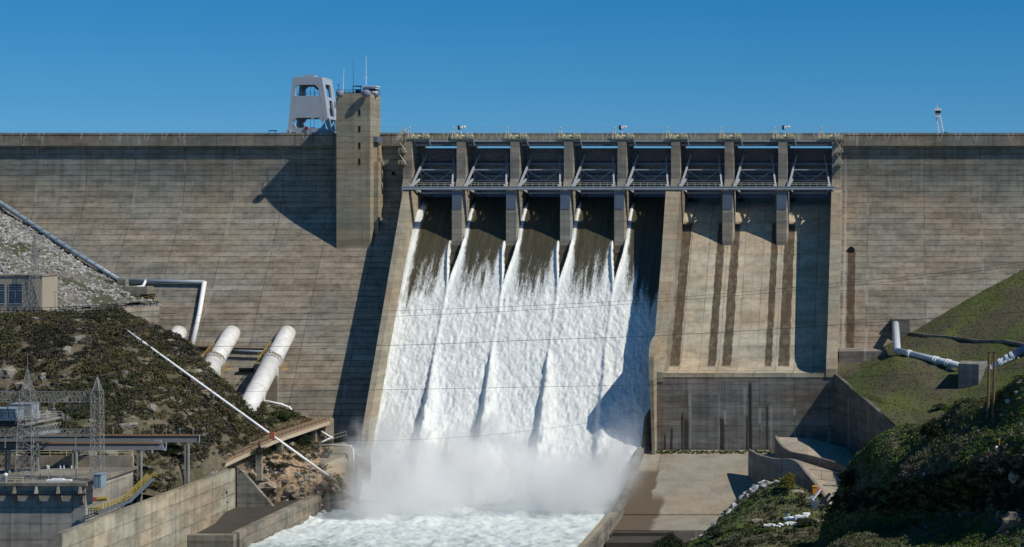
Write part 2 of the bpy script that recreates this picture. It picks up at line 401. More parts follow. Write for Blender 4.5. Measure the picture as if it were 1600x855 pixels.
# hoists
def hoist():
    t = thing('gate_hoist', (0, 0, 0), 'x', 'hoist')
    build(MB().box(-3.2, 3.2, -4.4, -1.7, -.15, .1), 'base_plate', M['green'], t)
    b = MB().box(-2.2, -1.5, -4, -2.6, .1, 1.5).box(-1.2, -.3, -4, -2.6, .1, 1.1).tube([(-.1, -3.5, .8), (1.0, -3.5, .8)], .45, 10)
    b.box(1.15, 1.45, -4.1, -2.6, .1, 1.7).box(1.7, 1.95, -4.1, -2.6, .1, 1.6).box(1.6, 2.6, -4.1, -2.6, 1.55, 1.7).tube([(2.4, -4.2, .75), (2.4, -3.2, .75)], .6, 12)
    build(b, 'winch', M['cream'], t)
    b = MB().box(-3.1, -2.5, -4, -3, .1, 1.0)
    b.tube([(-2.95, -3.5, .1), (-2.95, -3.5, 2.9)], .1, 6).tube([(-2.3, -3.5, .1), (-2.3, -3.5, 2.4)], .1, 6).beam((-2.95, -3.5, 2.2), (-2.3, -3.5, 1.6), .12).ball((-2.6, -3.5, 3.2), .22)
    build(b, 'lifting_frame', M['cream'], t)
    b = MB().beam((2.9, -4.2, 0), (3.5, -3.8, -1.9), .3).beam((2.2, -4.2, -.1), (2.6, -2.4, -1.9), .2)
    build(b, 'brace', M['plate'], t)
    build(MB().rail([(-3.2, -4.35, .1), (3.2, -4.35, .1)], 1.1, 1.6, .035), 'railing', M['cream'], t)
    return t
ORD = ['first', 'second', 'third', 'fourth', 'fifth', 'sixth', 'seventh', 'eighth', 'ninth']
h0 = hoist()
for i, x in enumerate([-134.6]+[p+.3 for p in XP]+[-18.5]):
    lab = f'cream gate winch on the bridge walkway, {ORD[i]} along the bridge from the grey concrete tower'
    if i == 0: h0.location = (x, 0, 95.3); h0['label'] = lab; h0['group'] = 'gate hoists along the spillway bridge'
    else: dup(h0, (x, 0, 95.3), lab)
# radial gates
R0, GY, GZ = 14.4, -7.0, 81.8
def gate(a0=-12.5):
    t = thing('radial_gate', (0, 0, 78.6), 'x', 'spillway gate')
    arc = lambda a, r: (GY+r*math.cos(math.radians(a)), GZ+r*math.sin(math.radians(a)))
    N = 18; A = [a0+(50.5-a0)*k/N for k in range(N+1)]
    build(MB().prism_x([arc(a, R0+.1) for a in A]+[arc(a, R0) for a in A[::-1]], -6.15, 6.15), 'skin_plate', M['gate'], t)
    b = MB()
    for k in range(21):
        x = -6.0+k*.6
        b.prism_x([arc(a, R0-.02) for a in A]+[arc(a, R0-.38) for a in A[::-1]], x-.07, x+.07)
    build(b, 'rib_frame', M['gate'], t)
    for a in (-4, 14, 30):
        y, z = arc(a, R0-.9); build(MB().box(-6.1, 6.1, y-.35, y+.5, z-.3, z+.3), 'girder', M['gate'], t)
    for s in (-1, 1):
        p0 = (s*5.75, GY, GZ)
        for a, x in ((45, 3.9), (20, 4.3), (-11, 4.3)):
            y, z = arc(a, R0-1.2); build(MB().beam(p0, (s*x, y, z), .42, .55), 'arm', M['steel'], t)
        y, z = arc(45, R0*.55); y2, z2 = arc(20, R0*.55); y3, z3 = arc(-11, R0*.55)
        b = MB().beam((s*4.85, y, z), (s*4.85, y2, z2), .3).beam((s*4.85, y2, z2), (s*4.85, y3, z3), .3)
        y4, z4 = arc(21, R0*.93); b.beam((s*4.9, y2, z2), (s*4.4, y4, z4), .25)
        build(b, 'arm_brace', M['steel'], t)
        build(MB().tube([(s*5.2, GY, GZ), (s*6.05, GY, GZ)], .75, 12), 'trunnion', M['steel'], t)
    for a, f in ((43, .5), (-12, .55)):
        y, z = arc(a, R0*f); build(MB().beam((-4.9, y, z), (4.9, y, z), .32), 'cross_strut', M['steel'], t)
    b = MB(); y, z = arc(43, R0*.5); yb, zb = arc(14, R0*.55)
    for x in (-4.9, 0): b.beam((x, y, z), (x+4.9 if x < 0 else 4.9, yb, zb), .18) if x else b.beam((0, yb, zb), (4.9, y, z), .18)
    b.beam((-4.9, yb, zb), (4.9, yb, zb), .25)
    build(b, 'lattice', M['steel'], t)
    return t
g0 = gate()
for i, x in enumerate(BAYX):
    st = 'raised over pouring water' if i < 5 else 'closed above a dry pale chute'
    lab = f'ribbed steel radial gate {st}, {ORD[i]} bay from the grey tower'
    if i == 0: g0.location.x = x; g0['label'] = lab; g0['group'] = 'radial gates of the spillway'
    else: dup(g0, (x, 0, 78.6), lab)
# catwalk, one span per bay
def catwalk():
    t = thing('catwalk_span', (0, -8.6, 81), 'x', 'catwalk')
    build(MB().box(-7.5, 7.5, -9.3, -7.4, 81.75, 81.9), 'grating', M['rust'], t)
    build(MB().box(-7.5, 7.5, -9.5, -9.42, 81.15, 81.80).box(-7.5, 7.5, -9.6, -9.38, 81.80, 81.9).box(-7.5, 7.5, -9.6, -9.38, 81.05, 81.15), 'front_beam', M['steel'], t)
    build(MB().box(-5.9, 5.9, -7.38, -7.2, 81.2, 81.85).box(-5.9, 5.9, -8.5, -8.3, 80.9, 81.3), 'rear_beam', M['steel'], t)
    build(MB().rail([(-5.4, -9.4, 81.9), (6.2, -9.4, 81.9)], 1.0, 1.9, .05, (1, .55)), 'railing', M['cream'], t)
    b = MB().beam((-6.9, -9.4, 81.9), (-5.9, -9.4, 84.2), .16).beam((-6.0, -9.4, 81.9), (-5.7, -9.4, 83.4), .14)
    build(b, 'gatepost', M['steel'], t)
    return t
c0 = catwalk()
for i, x in enumerate(BAYX):
    lab = f'steel catwalk span with railing at gate pivot height, {ORD[i]} span from the grey tower'
    if i == 0: c0.location.x = x; c0['label'] = lab; c0['group'] = 'catwalk spans between the piers'
    else: dup(c0, (x, -8.6, 81), lab)
# stairs at both ends of the bridge
def stair(x, s, lab):
    t = thing('access_stair', (x, -4, 81), lab, 'stairs')
    z = 95.0; y = -4.6
    for k in range(3):
        build(MB().box(x-.9, x+.9, y-.9, y+.3, z-.15, z), 'landing', M['fascia'], t); z -= 3.4
    b = MB(); z = 95.0
    for k in range(3):
        if k < 2: b.beam((x-1.1, y-.6, z), (x+1.1, y-.6, z-3.4), .35, .12)
        b.rail([(x-.9, y-.9, z), (x+.9, y-.9, z)], 1.1, .9, .05); z -= 3.4
    build(b, 'railing', M['cream'], t)
stair(-138.8, 1, 'cream landing stair on the pier beside the grey tower end of the bridge')
stair(-15.9, 1, 'cream landing stair on the end pier farthest from the grey tower')
b = MB().beam((-140.2, -4.5, 95.2), (-138.0, -4.5, 98.0), .5, .3).rail([(-140.4, -4.8, 95.1), (-138.4, -4.8, 97.4)], 1, 1, .06)
tag(build(b, 'ramp_stair', M['cream']), 'short cream ramp stair at the tower end of the spillway bridge', 'stairs')
# cameras / sirens on posts
def post_lamp(x, lab):
    t = thing('camera_post', (x, -2.4, 95), lab, 'camera mast', 'white device posts on the spillway bridge')
    build(MB().tube([(x, -2.4, 95), (x, -2.4, 98.3)], .09, 6), 'post', M['white'], t)
    build(MB().box(x-.9, x-.3, -2.9, -2.1, 98.0, 99.2), 'housing', M['dark'], t)
    build(MB().box(x-.3, x+.35, -2.9, -2.1, 98.4, 99.1).ball((x+.9, -2.5, 98.8), .35).beam((x+.3, -2.5, 98.7), (x+1.6, -2.5, 98.9), .15), 'head', M['white'], t)
post_lamp(-122.9, 'white camera head on a post over the first pier from the grey tower')
post_lamp(-77.4, 'white camera head on a post over the fourth pier from the grey tower')
post_lamp(-31.3, 'white camera head on a post over the seventh pier from the grey tower')

# ---------------------------------------------------------------- tower
tw = thing('elevator_tower', (-151, -9, 60), 'square concrete elevator tower rising above the dam crest beside the spillway', 'tower')
b = MB().prism([(-156.2, -9, 58), (-146.5, -9, 58), (-146.5, .2, 58), (-156.2, .2, 58)], (0, 0, 49.8))
build(b, 'shaft', M['tower'], tw, bevel=.12)
build(MB().box(-146.48, -145.2, -6.3, -.5, 66, 89).box(-146.49, -145.9, -3.2, .4, 60, 94), 'side_buttress', M['tower'], tw)
build(MB().box(-146.5, -145.3, -7.0, -2.0, 94.3, 95.9), 'side_balcony', M['plate'], tw)
for y in (176, 202, 228, 253):
    p = W(561.5, y, -9); o = build(MB().box(p[0]-.32, p[0]+.32, -9.03, -8.9, p[2]-.85, p[2]+.85), 'window', M['void'], tw)
    build(MB().box(p[0]-.45, p[0]+.45, -9.06, -8.95, p[2]-1.0, p[2]-.86), 'sill', M['tower'], o)
build(MB().rail([(-156.1, -8.9, 107.8), (-146.6, -8.9, 107.8), (-146.6, 0, 107.8)], 1.1, 1.2, .04), 'roof_railing', M['dark'], tw)
build(MB().box(-155.9, -146.8, -8.6, 0, 107.81, 108.1), 'roof_slab', M['dark'], tw)
cb = build(MB().box(-149.4, -145.9, -6.5, -3.5, 108.1, 109.9), 'roof_cabin', M['white'], tw)
build(MB().box(-149.42, -145.88, -6.52, -3.48, 108.7, 109.35), 'window', M['dark'], cb)
build(MB().box(-149.7, -145.6, -6.8, -3.2, 109.9, 110.1), 'roof', M['white'], cb)
build(MB().box(-152.2, -149.8, -7, -4, 110.0, 110.15).box(-152.2, -152.05, -7, -6.8, 108.1, 110).box(-150, -149.85, -7, -6.8, 108.1, 110).box(-151.6, -150.6, -6.5, -5, 108.1, 109.2), 'roof_canopy', M['dark'], tw)
for px, y0, lab in ((531, 146.5, 0), (572, 146, 1), (586.5, 146.5, 2)):
    Y = -10.2 if lab < 2 else -5; p = W(px, y0, Y); d = MB()
    d.ball(p, 1.08 if lab != 1 else 1.15, (1, .8, 1.0) if lab != 1 else (1.15, .8, .95), 14, 9)
    ds = build(d, 'dish_antenna', M['dish'], tw, smooth=True)
    build(MB().tube([(p[0], p[1], p[2]), (p[0] if lab < 2 else p[0]-1, p[1]+1.9 if lab < 2 else p[1], p[2])], .15, 6), 'bracket', M['dark'], ds)
for px, y0, y1, r, Y in ((536, 107, 146, .09, -8.5), (552, 91, 142, .06, -6), (572, 87, 132, .1, -5), (529, 133, 143, .08, -8.7)):
    a = W(px, y0, Y); c = W(px, y1, Y); b = MB().tube([c, (a[0]+(.25 if px == 536 else 0), a[1], a[2])], [r, r*.5], 6)
    if px == 572: b.beam((c[0]-.7, Y, c[2]+1.6), (c[0]+.7, Y, c[2]+1.9), .12).beam((c[0]-.3, Y, c[2]+3.2), (c[0]+.3, Y, c[2]+3.4), .1)
    if px == 529: b.ball(a, .22)
    build(b, 'mast', M['white'] if px in (536, 572) else M['dark'], tw)

# ---------------------------------------------------------------- gantry crane on the crest
cr = thing('gantry_crane', (-167, 5, 96.4), 'pale grey steel gantry crane with splayed legs on the dam crest', 'crane')
cx = lambda px, Y=1.2: (px-XV)*(D+Y)/F
def frame_x(Y, dx=0.0):                  # splayed portal in the XZ plane
    b = MB(); q = lambda px, py: (cx(px)+dx, Y, EYE-(py-YV)*(D+1.2)/F)
    def P4(*c): b.prism([q(*p) for p in c], (0, .6, 0))
    P4((449.5, 207), (457, 122), (462.5, 122), (460.5, 152), (457.5, 183), (458.5, 207))       # left leg
    P4((514.5, 207), (505, 184), (500, 152), (497, 133), (497, 122), (503, 122), (508, 152), (521 if 0 else 512, 184), (516.5, 207))
    P4((462.4, 122), (497.1, 122), (497.1, 132.5), (462, 132.5))
    P4((460.4, 150), (500.1, 150), (505.1, 184), (457.4, 184))
    P4((458.4, 200), (508, 200), (513, 207), (458.4, 207))
    P4((457.4, 184), (463.5, 184), (459.2, 190)); P4((505.1, 184), (498, 184), (503.5, 192))
    P4((462, 132.5), (466, 132.5), (461.2, 137)); P4((497, 132.5), (492, 132.5), (498.0, 138))
    P4((459, 200), (464, 200), (458.6, 193)); P4((508, 200), (501, 200), (506.5, 192))
    return b
build(frame_x(1.2), 'front_frame', M['crane'], cr)
b = frame_x(9.6); build(b, 'rear_frame', M['crane'], cr)
def side(px0, px1, nm):
    b = MB(); zz = lambda py: EYE-(py-YV)*(D+1.2)/F
    def xa(py): return cx(px0+(px1-px0)*(207-py)/85)
    def pn(y0, y1, pa, pb):
        b.prism([(xa(pa), y0, zz(pa)), (xa(pa), y1, zz(pa)), (xa(pb), y1, zz(pb)), (xa(pb), y0, zz(pb))], (-.5, 0, 0))
    pn(1.81, 9.59, 122, 131); pn(1.81, 9.59, 151, 156); pn(1.81, 9.59, 181, 186); pn(1.81, 9.59, 204, 207)
    pn(1.81, 3.4, 131, 151); pn(7.8, 9.59, 131, 151); pn(1.81, 4.6, 156, 181); pn(7.4, 9.59, 156, 181); pn(1.81, 3, 186, 204); pn(8.2, 9.59, 186, 204)
    build(b, nm, M['crane'], cr)
side(516, 503, 'side_frame'); side(451.5, 459, 'side_frame')
z0 = EYE+208*501/F
build(MB().box(cx(457.5), cx(502.5), 1.25, 10.15, z0+.01, z0+.3).box(cx(470), cx(488), 3, 6, z0+.3, z0+.9), 'roof_deck', M['crane'], cr)
build(MB().rail([(cx(468), 2.5, z0+.3), (cx(492), 2.5, z0+.3)], 1.0, .9, .04), 'roof_railing', M['crane'], cr)
zb = EYE+(330-150)*501/F
build(MB().box(cx(462), cx(498), 2.2, 8.5, zb-.3, zb).rail([(cx(463), 2.2, zb), (cx(497), 2.2, zb)], 1.2, 1.2, .05), 'operator_deck', M['crane'], cr)
build(MB().ball(((cx(492)), 6, zb+4.2-1.2), 1.4, (1.2, 1, .8)).box(cx(490), cx(498), 5, 7.5, zb+2.5, zb+4.8), 'winch_drum', M['plate'], cr)
build(MB().tube([(cx(479), .9, 98.6), (cx(479), 1.19, 98.6)], .55, 14), 'warning_drum', simple('dull red paint', (.22, .04, .035)), cr)
for px in (449, 453, 513, 517, 521): build(MB().box(cx(px), cx(px)+.45, .3, 1.0, 96.36, 98.3), 'bollard', M['crane'], cr)
for px in (452, 509): build(MB().box(cx(px)-.6, cx(px)+1.8, 1.2, 2.0, 96.36, 96.9), 'bogie', M['dark'], cr)
build(MB().box(cx(517)+.3, cx(517)+1.1, 3, 6, 104.5, 106.2), 'control_box', M['crane'], cr)
b = MB()
for k in range(14): b.beam((cx(519)+.12, 4.6, 97.2+k*.55), (cx(519)+.12, 5.2, 97.2+k*.55), .06)
b.beam((cx(519)+.12, 4.6, 96.5), (cx(519)+.12, 4.6, 105), .07).beam((cx(519)+.12, 5.2, 96.5), (cx(519)+.12, 5.2, 105), .07); build(b, 'ladder', M['dish'], cr)
for px in (478, 484): build(MB().tube([(cx(px), 5, 98.5), (cx(px), 5, 112)], .06, 5), 'hoist_rope', M['dark'], cr)
build(MB().box(cx(479), cx(485), 4.4, 5.6, 98.2, 99.0), 'hook_block', M['plate'], cr)
# small crest items
b = MB().box(0, 0, 0, 0, 0, 0)
t = thing('rail_cart', (cx(422), 3, 96.35), 'small dark steel frame trolley on the dam crest near the pale crane', 'trolley')
a = cx(417); c = cx(428)
build(MB().box(a, c, 2.5, 4, 97.9, 98.1).box(a, c, 2.5, 4, 96.6, 96.75), 'platform', M['dark'], t)
for x in (a+.1, c-.1): build(MB().beam((x, 2.6, 96.6), (x, 2.6, 98), .15), 'post', M['dark'], t)
build(MB().tube([(a+.3, 2.4, 96.55), (a+.3, 4.1, 96.55)], .2, 8).tube([(c-.3, 2.4, 96.55), (c-.3, 4.1, 96.55)], .2, 8), 'axle', M['dark'], t)
# lookout cabin mast
t = thing('lookout_mast', (cx(1469), 4, 96.35), 'white equipment head on two slanted white legs standing on the dam crest', 'mast')
q = lambda px, py, Y=4: W(px, py, Y)
build(MB().tube([q(1468, 209), q(1462.5, 181)], .09, 6).tube([q(1467, 209, 5), q(1462, 181, 5)], .09, 6), 'leg', M['white'], t)
build(MB().tube([q(1474.5, 209), q(1469, 181)], .13, 6).tube([q(1474, 209, 5), q(1468, 181, 5)], .1, 6), 'leg', M['white'], t)
p = q(1465.5, 182)
hd = build(MB().box(p[0]-.7, p[0]+.7, 3.3, 5.2, p[2]-.2, p[2]+.9).box(p[0]-1.0, p[0]+1.0, 3.0, 5.5, p[2]+1.6, p[2]+2.3), 'head', M['white'], t)
build(MB().box(p[0]-.8, p[0]+.8, 3.1, 5.3, p[2]+.9, p[2]+1.6), 'camera_housing', M['dark'], hd)
build(MB().tube([(p[0]-.2, 4, p[2]+2.3), (p[0]-.2, 4, p[2]+3.6)], .05, 6), 'aerial', M['white'], t)
build(MB().box(cx(1476), cx(1480), 3, 5, 96.36, 97.7), 'winch_box', M['plate'], t)
# ---------------------------------------------------------------- water
def foam_mat(name, dark, white=(.70, .71, .67), sc=1.0, river=False):
    t = NT(name); t.pos()
    a = t.nd('ShaderNodeAttribute', attribute_name='foam'); f = a.outputs['Fac']
    if river:
        n1 = t.noise(t.scaled(.22, .30, .5), 1, 7, .68, 1.2); n2 = t.noise(t.scaled(1.3, 1.3, 1.3), 1, 5, .7, .5)
        m = t.math('ADD', f, t.math('ADD', t.math('MULTIPLY', t.math('SUBTRACT', n1, .5), 1.5), t.math('MULTIPLY', t.math('SUBTRACT', n2, .5), .5)))
        m = t.ramp(m, .15, .95)
        h = t.math('ADD', n1, t.math('MULTIPLY', n2, .5))
    else:
        n1 = t.noise(t.scaled(2.0, .75, .75), 1, 6, .72, .6); n2 = t.noise(t.scaled(1.9, .22, .22, (4, 4, 4)), 1, 5, .72); n3 = t.noise(t.scaled(4.5, 1.1, 1.1), 1, 5, .75)
        m = t.math('ADD', f, t.math('ADD', t.math('MULTIPLY', t.math('SUBTRACT', n2, .5), .9), t.math('ADD', t.math('MULTIPLY', t.math('SUBTRACT', n1, .5), .65), t.math('MULTIPLY', t.math('SUBTRACT', n3, .5), 1.0))))
        m = t.ramp(m, .22, .84)
        h = t.math('ADD', n1, t.math('MULTIPLY', n3, .45))
        dk = t.ramp(t.noise(t.scaled(1.5, .06, .06, (8, 1, 1)), 1, 5, .7), .3, .75, .8, 1.35)
        dark = t.mul(dark, dk)
    wv = white if river else t.mul(white, t.ramp(t.math('ADD', t.math('MULTIPLY', t.noise(t.scaled(1.1, .16, .16, (6, 2, 2)), 1, 5, .7), .6), t.math('MULTIPLY', t.noise(t.scaled(3.5, 1.6, 1.6, (1, 2, 2)), 1, 4, .7), .4)), .36, .62, .80, 1.12))
    col = t.mix(m, dark, wv)
    t.bump(h, .45 if not river else .8, .3)
    t.set(t.b.inputs['Roughness'], t.ramp(m, 0, 1, .28, .8))
    t.b.inputs['Specular IOR Level'].default_value = .35
    t.set(t.b.inputs['Base Color'], col)
    return t.m
M['fall'] = foam_mat('rushing chute water', (.062, .055, .032))
M['river'] = foam_mat('foaming river', (.17, .24, .21), (.62, .66, .63), river=True)
# profile of the water sheet
prof = []
for k in range(0, 80):
    z = 80.4-k*.18 if k < 75 else None
    if z is None or z < 66.5: break
    prof.append((chute_y(z) if z < 77.6 else 9-(80.4-z)*1.0, z))
prof = [(6.0, 79.0), (3.5, 77.9)]+[(9-d, 77.7-CK*d*d+.9) for d in np.arange(7, 17.2, .35)]
yy, zz = prof[-1]
s = 0
while zz > .8:
    s += .3; zz -= .3*.79; yy -= .3*.77*.79; prof.append((yy-min(.75, s*.06), zz))
PR = np.array(prof)
PR[:, 0] = np.minimum.accumulate(PR[:, 0])
xs = np.arange(-136.6, -63.6, .26)
nv, nu = len(PR), len(xs)
Z0 = np.repeat(PR[:, 1:2], nu, 1); Y0 = np.repeat(PR[:, 0:1], nu, 1); X0 = np.repeat(xs[None], nv, 0)
X0 = X0+(X0 < -100)*0.0
XR = -63.9+np.clip(81-Z0, 0, 60)*.03; XR = XR*(1-sm(-40, -45, Y0))-65.0*sm(-40, -45, Y0)
XL = -136.6+np.clip(77-Z0, 0, 70)*.0315
X0 = XL+(X0+136.6)/73.0*(XR-XL)
ny = np.array([-.79, .61])              # outward direction of the lower chute (Y,Z)
lower = sm(64, 48, Z0)
H = .10*fbm(X0*.9, Z0*.5, 0, 4, 5)+lower*(.28*fbm(X0*.28, Z0*.14, 3, 3, 9)+.30*fbm(X0*1.15, Z0*.9, 3, 3, 19)+.16*np.abs(vn(X0*2.3, Z0*1.9, 0, 29)))
foam = np.clip((70-Z0)/20, 0, 1)*1.0-.22+.35*sm(54, 44, Z0)
foam += (.18*fbm(X0*.42, Z0*.05, 2, 4, 21)+.42*fbm(X0*1.6, Z0*.16, 2, 3, 23))*(1-sm(46, 40, Z0))*sm(68, 63, Z0)
jet = np.zeros_like(X0)
for i, xp in enumerate([-136.2]+XP[:4]+[XP[4]]):
    dz = 66-Z0                          # distance below the pier nose
    dx = X0-xp
    if i > 0 and i < 5:
        # two fins that leave the nose and meet further down
        half = 1.75*(1-sm(0, 13, dz))+.12
        fin = np.exp(-((np.abs(dx)-half)/(.30+.006*np.clip(dz, 0, 40)))**2)*sm(-1.5, 1.5, dz)*(1-sm(24, 36, dz))
        H += fin*(.75*(1-sm(6, 16, dz))+.30); fw = np.exp(-(np.clip(np.abs(dx)-half-.1*0, 0, 9)/(.55+.30*np.clip(dz, 0, 18)))**2)*sm(-1.5, .5, dz)*(np.abs(dx) > half-.3); jet = np.maximum(jet, np.maximum(fin*1.3, fw*1.25))
        gap = (np.abs(dx) < half-.35)*sm(-3, -.5, dz)*(1-sm(8, 12, dz))
        H -= gap*1.6; foam -= gap*1.5
        # white strip of spray along the pier
        side = np.exp(-((dx-2.2)/(.5+.03*np.clip(8+dz, 0, 12)))**2)*sm(79, 75, Z0)*(1-sm(-1, 5, dz)); jet = np.maximum(jet, side*1.2); H += side*.35
        band = np.exp(-(dx/(1.6+.09*np.clip(dz, 0, 30)))**2)*sm(4, 12, dz); jet = np.maximum(jet, band*.8)
        # rooster tail lower down: thickens and leans
        u = np.clip((38.5-Z0)/30, 0, 1.2)
        cxx = dx-u*1.5; wid = .5+u*3.4
        amp = (.5+3.0*u)*sm(39.5, 35, Z0)*(1-.55*sm(16, 5, Z0))*(.55 if i == 4 else 1.0)
        pl = np.where(cxx < 0, np.exp(-(cxx/(.30*wid+.25))**2), np.exp(-(cxx/(1.25*wid))**2))
        H += pl*amp*(1+.22*vn(X0*.8, Z0*.6, 5, 13)); jet = np.maximum(jet, pl)
    elif i == 0:
        side = np.exp(-((dx-1.3)/1.3)**2)*sm(80, 74, Z0); jet = np.maximum(jet, side*1.3); H += side*.6*sm(74, 60, Z0)
        drk = np.exp(-((dx-3.6)/.7)**2)*sm(60, 56, Z0)*(1-sm(48, 42, Z0)); foam -= drk*.5
    else:
        side = np.exp(-((dx+3.0)/.7)**2)*0; drk = np.exp(-((dx+4.2)/1.6)**2)*(1-sm(58, 38, Z0)); foam -= drk*.9
        drk = np.exp(-((dx+8)/1.2)**2)*sm(66, 60, Z0)*(1-sm(50, 44, Z0)); foam -= drk*.35
foam = np.maximum(foam, jet*1.0-.05)
up = sm(62, 67, Z0)
Yw = Y0-H*(.79*(1-up)+.35*up); Zw = Z0+H*(.61*(1-up)+.9*up)
fall = grid_mesh('spillway_water', np.stack([X0, Yw, Zw], -1), M['fall'], foam, attr='foam')
tag(fall, 'white water sheet pouring down the service spillway', 'water', kind='structure')
# river
ys = np.concatenate([np.arange(-52, -130, -.45), np.arange(-130, -520, -6)]); xs = np.concatenate([np.arange(-150, -64.7, .45)])
X0, Y0 = np.meshgrid(xs, ys)
near = sm(-50, -75, Y0)
H = .75*fbm(X0*.16, Y0*.22, 0, 3, 31)+.55*fbm(X0*.5, Y0*.6, 0, 4, 33)+.25*fbm(X0*1.4, Y0*1.6, 0, 3, 36)
H = H*(1+1.0*sm(-95, -60, Y0))
foam = .72+.25*sm(-115, -80, Y0)-.45*sm(-108, -135, Y0)*sm(-60, -125, X0)+.25*fbm(X0*.07, Y0*.1, 0, 3, 41)
rv = grid_mesh('river', np.stack([X0, Y0, 1.7+H], -1), M['river'], foam, attr='foam')
tag(rv, 'churning white green river below the spillway', 'river', kind='structure')
# mist
t = NT('spray mist'); t.pos(); t.n.remove(t.b)
v = t.nd('ShaderNodeVolumePrincipled'); v.inputs['Color'].default_value = (.99, .99, .985, 1); v.inputs['Anisotropy'].default_value = .25
n = t.noise(t.scaled(.07, .07, .06), 1, 6, .62, .4); n2 = t.noise(t.scaled(.16, .16, .12, (3, 3, 3)), 1, 4, .6)
nn = t.math('ADD', t.math('MULTIPLY', n, .65), t.math('MULTIPLY', n2, .35))
zt = t.math('MULTIPLY', t.math('SUBTRACT', nn, .25), 64)                # ragged top
top = t.ramp(t.math('DIVIDE', t.math('SUBTRACT', t.Z, 0), t.math('MAXIMUM', zt, 4)), .25, 1.25, 1, 0)
ax = t.math('MULTIPLY', t.ramp(t.math('ADD', t.X, t.math('MULTIPLY', nn, 16)), -132, -118, 0, 1), t.ramp(t.math('ADD', t.X, t.math('MULTIPLY', nn, 12)), -66, -54, 1, 0))
ay = t.math('MULTIPLY', t.ramp(t.math('ADD', t.Y, t.math('MULTIPLY', nn, 14)), -78, -58, 0, 1), 1.0)
d = t.math('MULTIPLY', t.math('MULTIPLY', top, ax), ay)
d = t.math('MULTIPLY', d, t.ramp(nn, .38, .60, .08, 2.0))
t.set(v.inputs['Density'], t.math('MULTIPLY', d, .28))
t.t.links.new(v.outputs[0], t.out.inputs['Volume'])
t.m.volume_intersection_method = 'ACCURATE' if hasattr(t.m, 'volume_intersection_method') else None
mist = build(MB().prism_x([(-86, 1.0), (-86, 24), (-34, 38), (-22, 38), (-46, 1.0)], -147, -55), 'mist', t.m)
tag(mist, 'bright spray mist boiling at the foot of the falling water', 'mist', kind='stuff')

# ---------------------------------------------------------------- terrain
def cat(p0, p1, p2, p3, t):
    return .5*((2*p1)+(-p0+p2)*t+(2*p0-5*p1+4*p2-p3)*t*t+(-p0+3*p1-3*p2+p3)*t**3)
def interp_row(row, u):
    row = np.array(row, float); k = (row[:, 0]-row[0, 0])/(row[-1, 0]-row[0, 0])
    return np.stack([np.interp(u, k, row[:, j]) for j in range(3)], -1)
def loft(rows, nu, nv, smooth_rows=True):
    """rows of (px,py,Y), or (px,('Z',z),Y) -> grid of world points"""
    u = np.linspace(0, 1, nu); R = []
    for row in rows:
        pts = []; px = []
        for a, b, c in row:
            w = WZ(a, b[1], c) if isinstance(b, tuple) else W(a, b, c)
            pts.append(w); px.append(a)
        pts = np.array(pts); k = (np.array(px, float)-px[0])/(px[-1]-px[0])
        R.append(np.stack([np.interp(u, k, pts[:, j]) for j in range(3)], -1))
    R = np.array(R); n = len(R); out = []
    for i in range(n-1):
        for j in range(nv):
            t = j/nv
            if smooth_rows: out.append(cat(R[max(i-1, 0)], R[i], R[i+1], R[min(i+2, n-1)], t))
            else: out.append(R[i]*(1-t)+R[i+1]*t)
    out.append(R[-1]); return np.array(out)
def rough(P, amp, fr, o=5, s=0, edge=True):
    d = fbm(P[..., 0]*fr, P[..., 1]*fr, P[..., 2]*fr, o, s)*amp
    if edge:
        w = np.ones(P.shape[:2]); w[0] = 0; w[1] = .4; d = d*w
    Q = P.copy(); Q[..., 2] += d; Q[..., 1] -= d*.5; return Q
def sample(P, n, seed=0, wfun=None):
    rs = np.random.RandomState(seed); nv, nu = P.shape[:2]
    A = np.linalg.norm(np.cross(P[1:, :-1]-P[:-1, :-1], P[:-1, 1:]-P[:-1, :-1]), axis=-1)
    if wfun is not None: A = A*wfun(P[:-1, :-1])
    c = np.cumsum(A.ravel()); k = np.searchsorted(c, rs.rand(n)*c[-1]); k = np.minimum(k, A.size-1); i, j = k//(nu-1), k % (nu-1)
    a, b = rs.rand(n, 1), rs.rand(n, 1)
    return (P[i, j]*(1-a)+P[i+1, j]*a)*(1-b)+(P[i, j+1]*(1-a)+P[i+1, j+1]*a)*b
def bushes(name, pts, rad, cols, leaves, lsize, seed=0, squash=.75, parent=None):
    rs = np.random.RandomState(seed); n = len(pts); N = n*leaves
    c = np.repeat(pts, leaves, 0); r = np.repeat(rad, leaves)[:, None]
    d = rs.normal(size=(N, 3)); d /= np.linalg.norm(d, axis=1, keepdims=True); d[:, 2] = np.abs(d[:, 2])*1.15-.15
    lump = 1+.35*vn(d[:, 0]*2+c[:, 0], d[:, 1]*2+c[:, 1], d[:, 2]*2, 5)[:, None]
    p = c+d*r*lump*(.45+.55*rs.rand(N, 1)**.6)*np.array([1, 1, squash])
    a = rs.normal(size=(N, 3))+d*1.2; a -= (a*d).sum(1, keepdims=True)*d*.35; a /= np.linalg.norm(a, axis=1, keepdims=True)
    b = np.cross(a, rs.normal(size=(N, 3))); b /= np.linalg.norm(b, axis=1, keepdims=True)+1e-9
    s = lsize*(.6+.8*rs.rand(N, 1))*np.clip(r/np.median(rad), .6, 1.5)
    V = np.stack([p-a*s, p+b*s*.7, p+a*s, p-b*s*.6], 1).reshape(-1, 3)
    cc = np.repeat(cols, leaves, 0)*(.75+.5*rs.rand(N, 1)); cc = np.repeat(cc, 4, 0)
    return V, cc
def put_bushes(name, pts, rad, cols, leaves, lsize, mat, seed=0, parent=None, squash=.75):
    V, cc = bushes(name, pts, rad, cols, leaves, lsize, seed, squash)
    return soup(name, V, 4, mat, cc, parent)
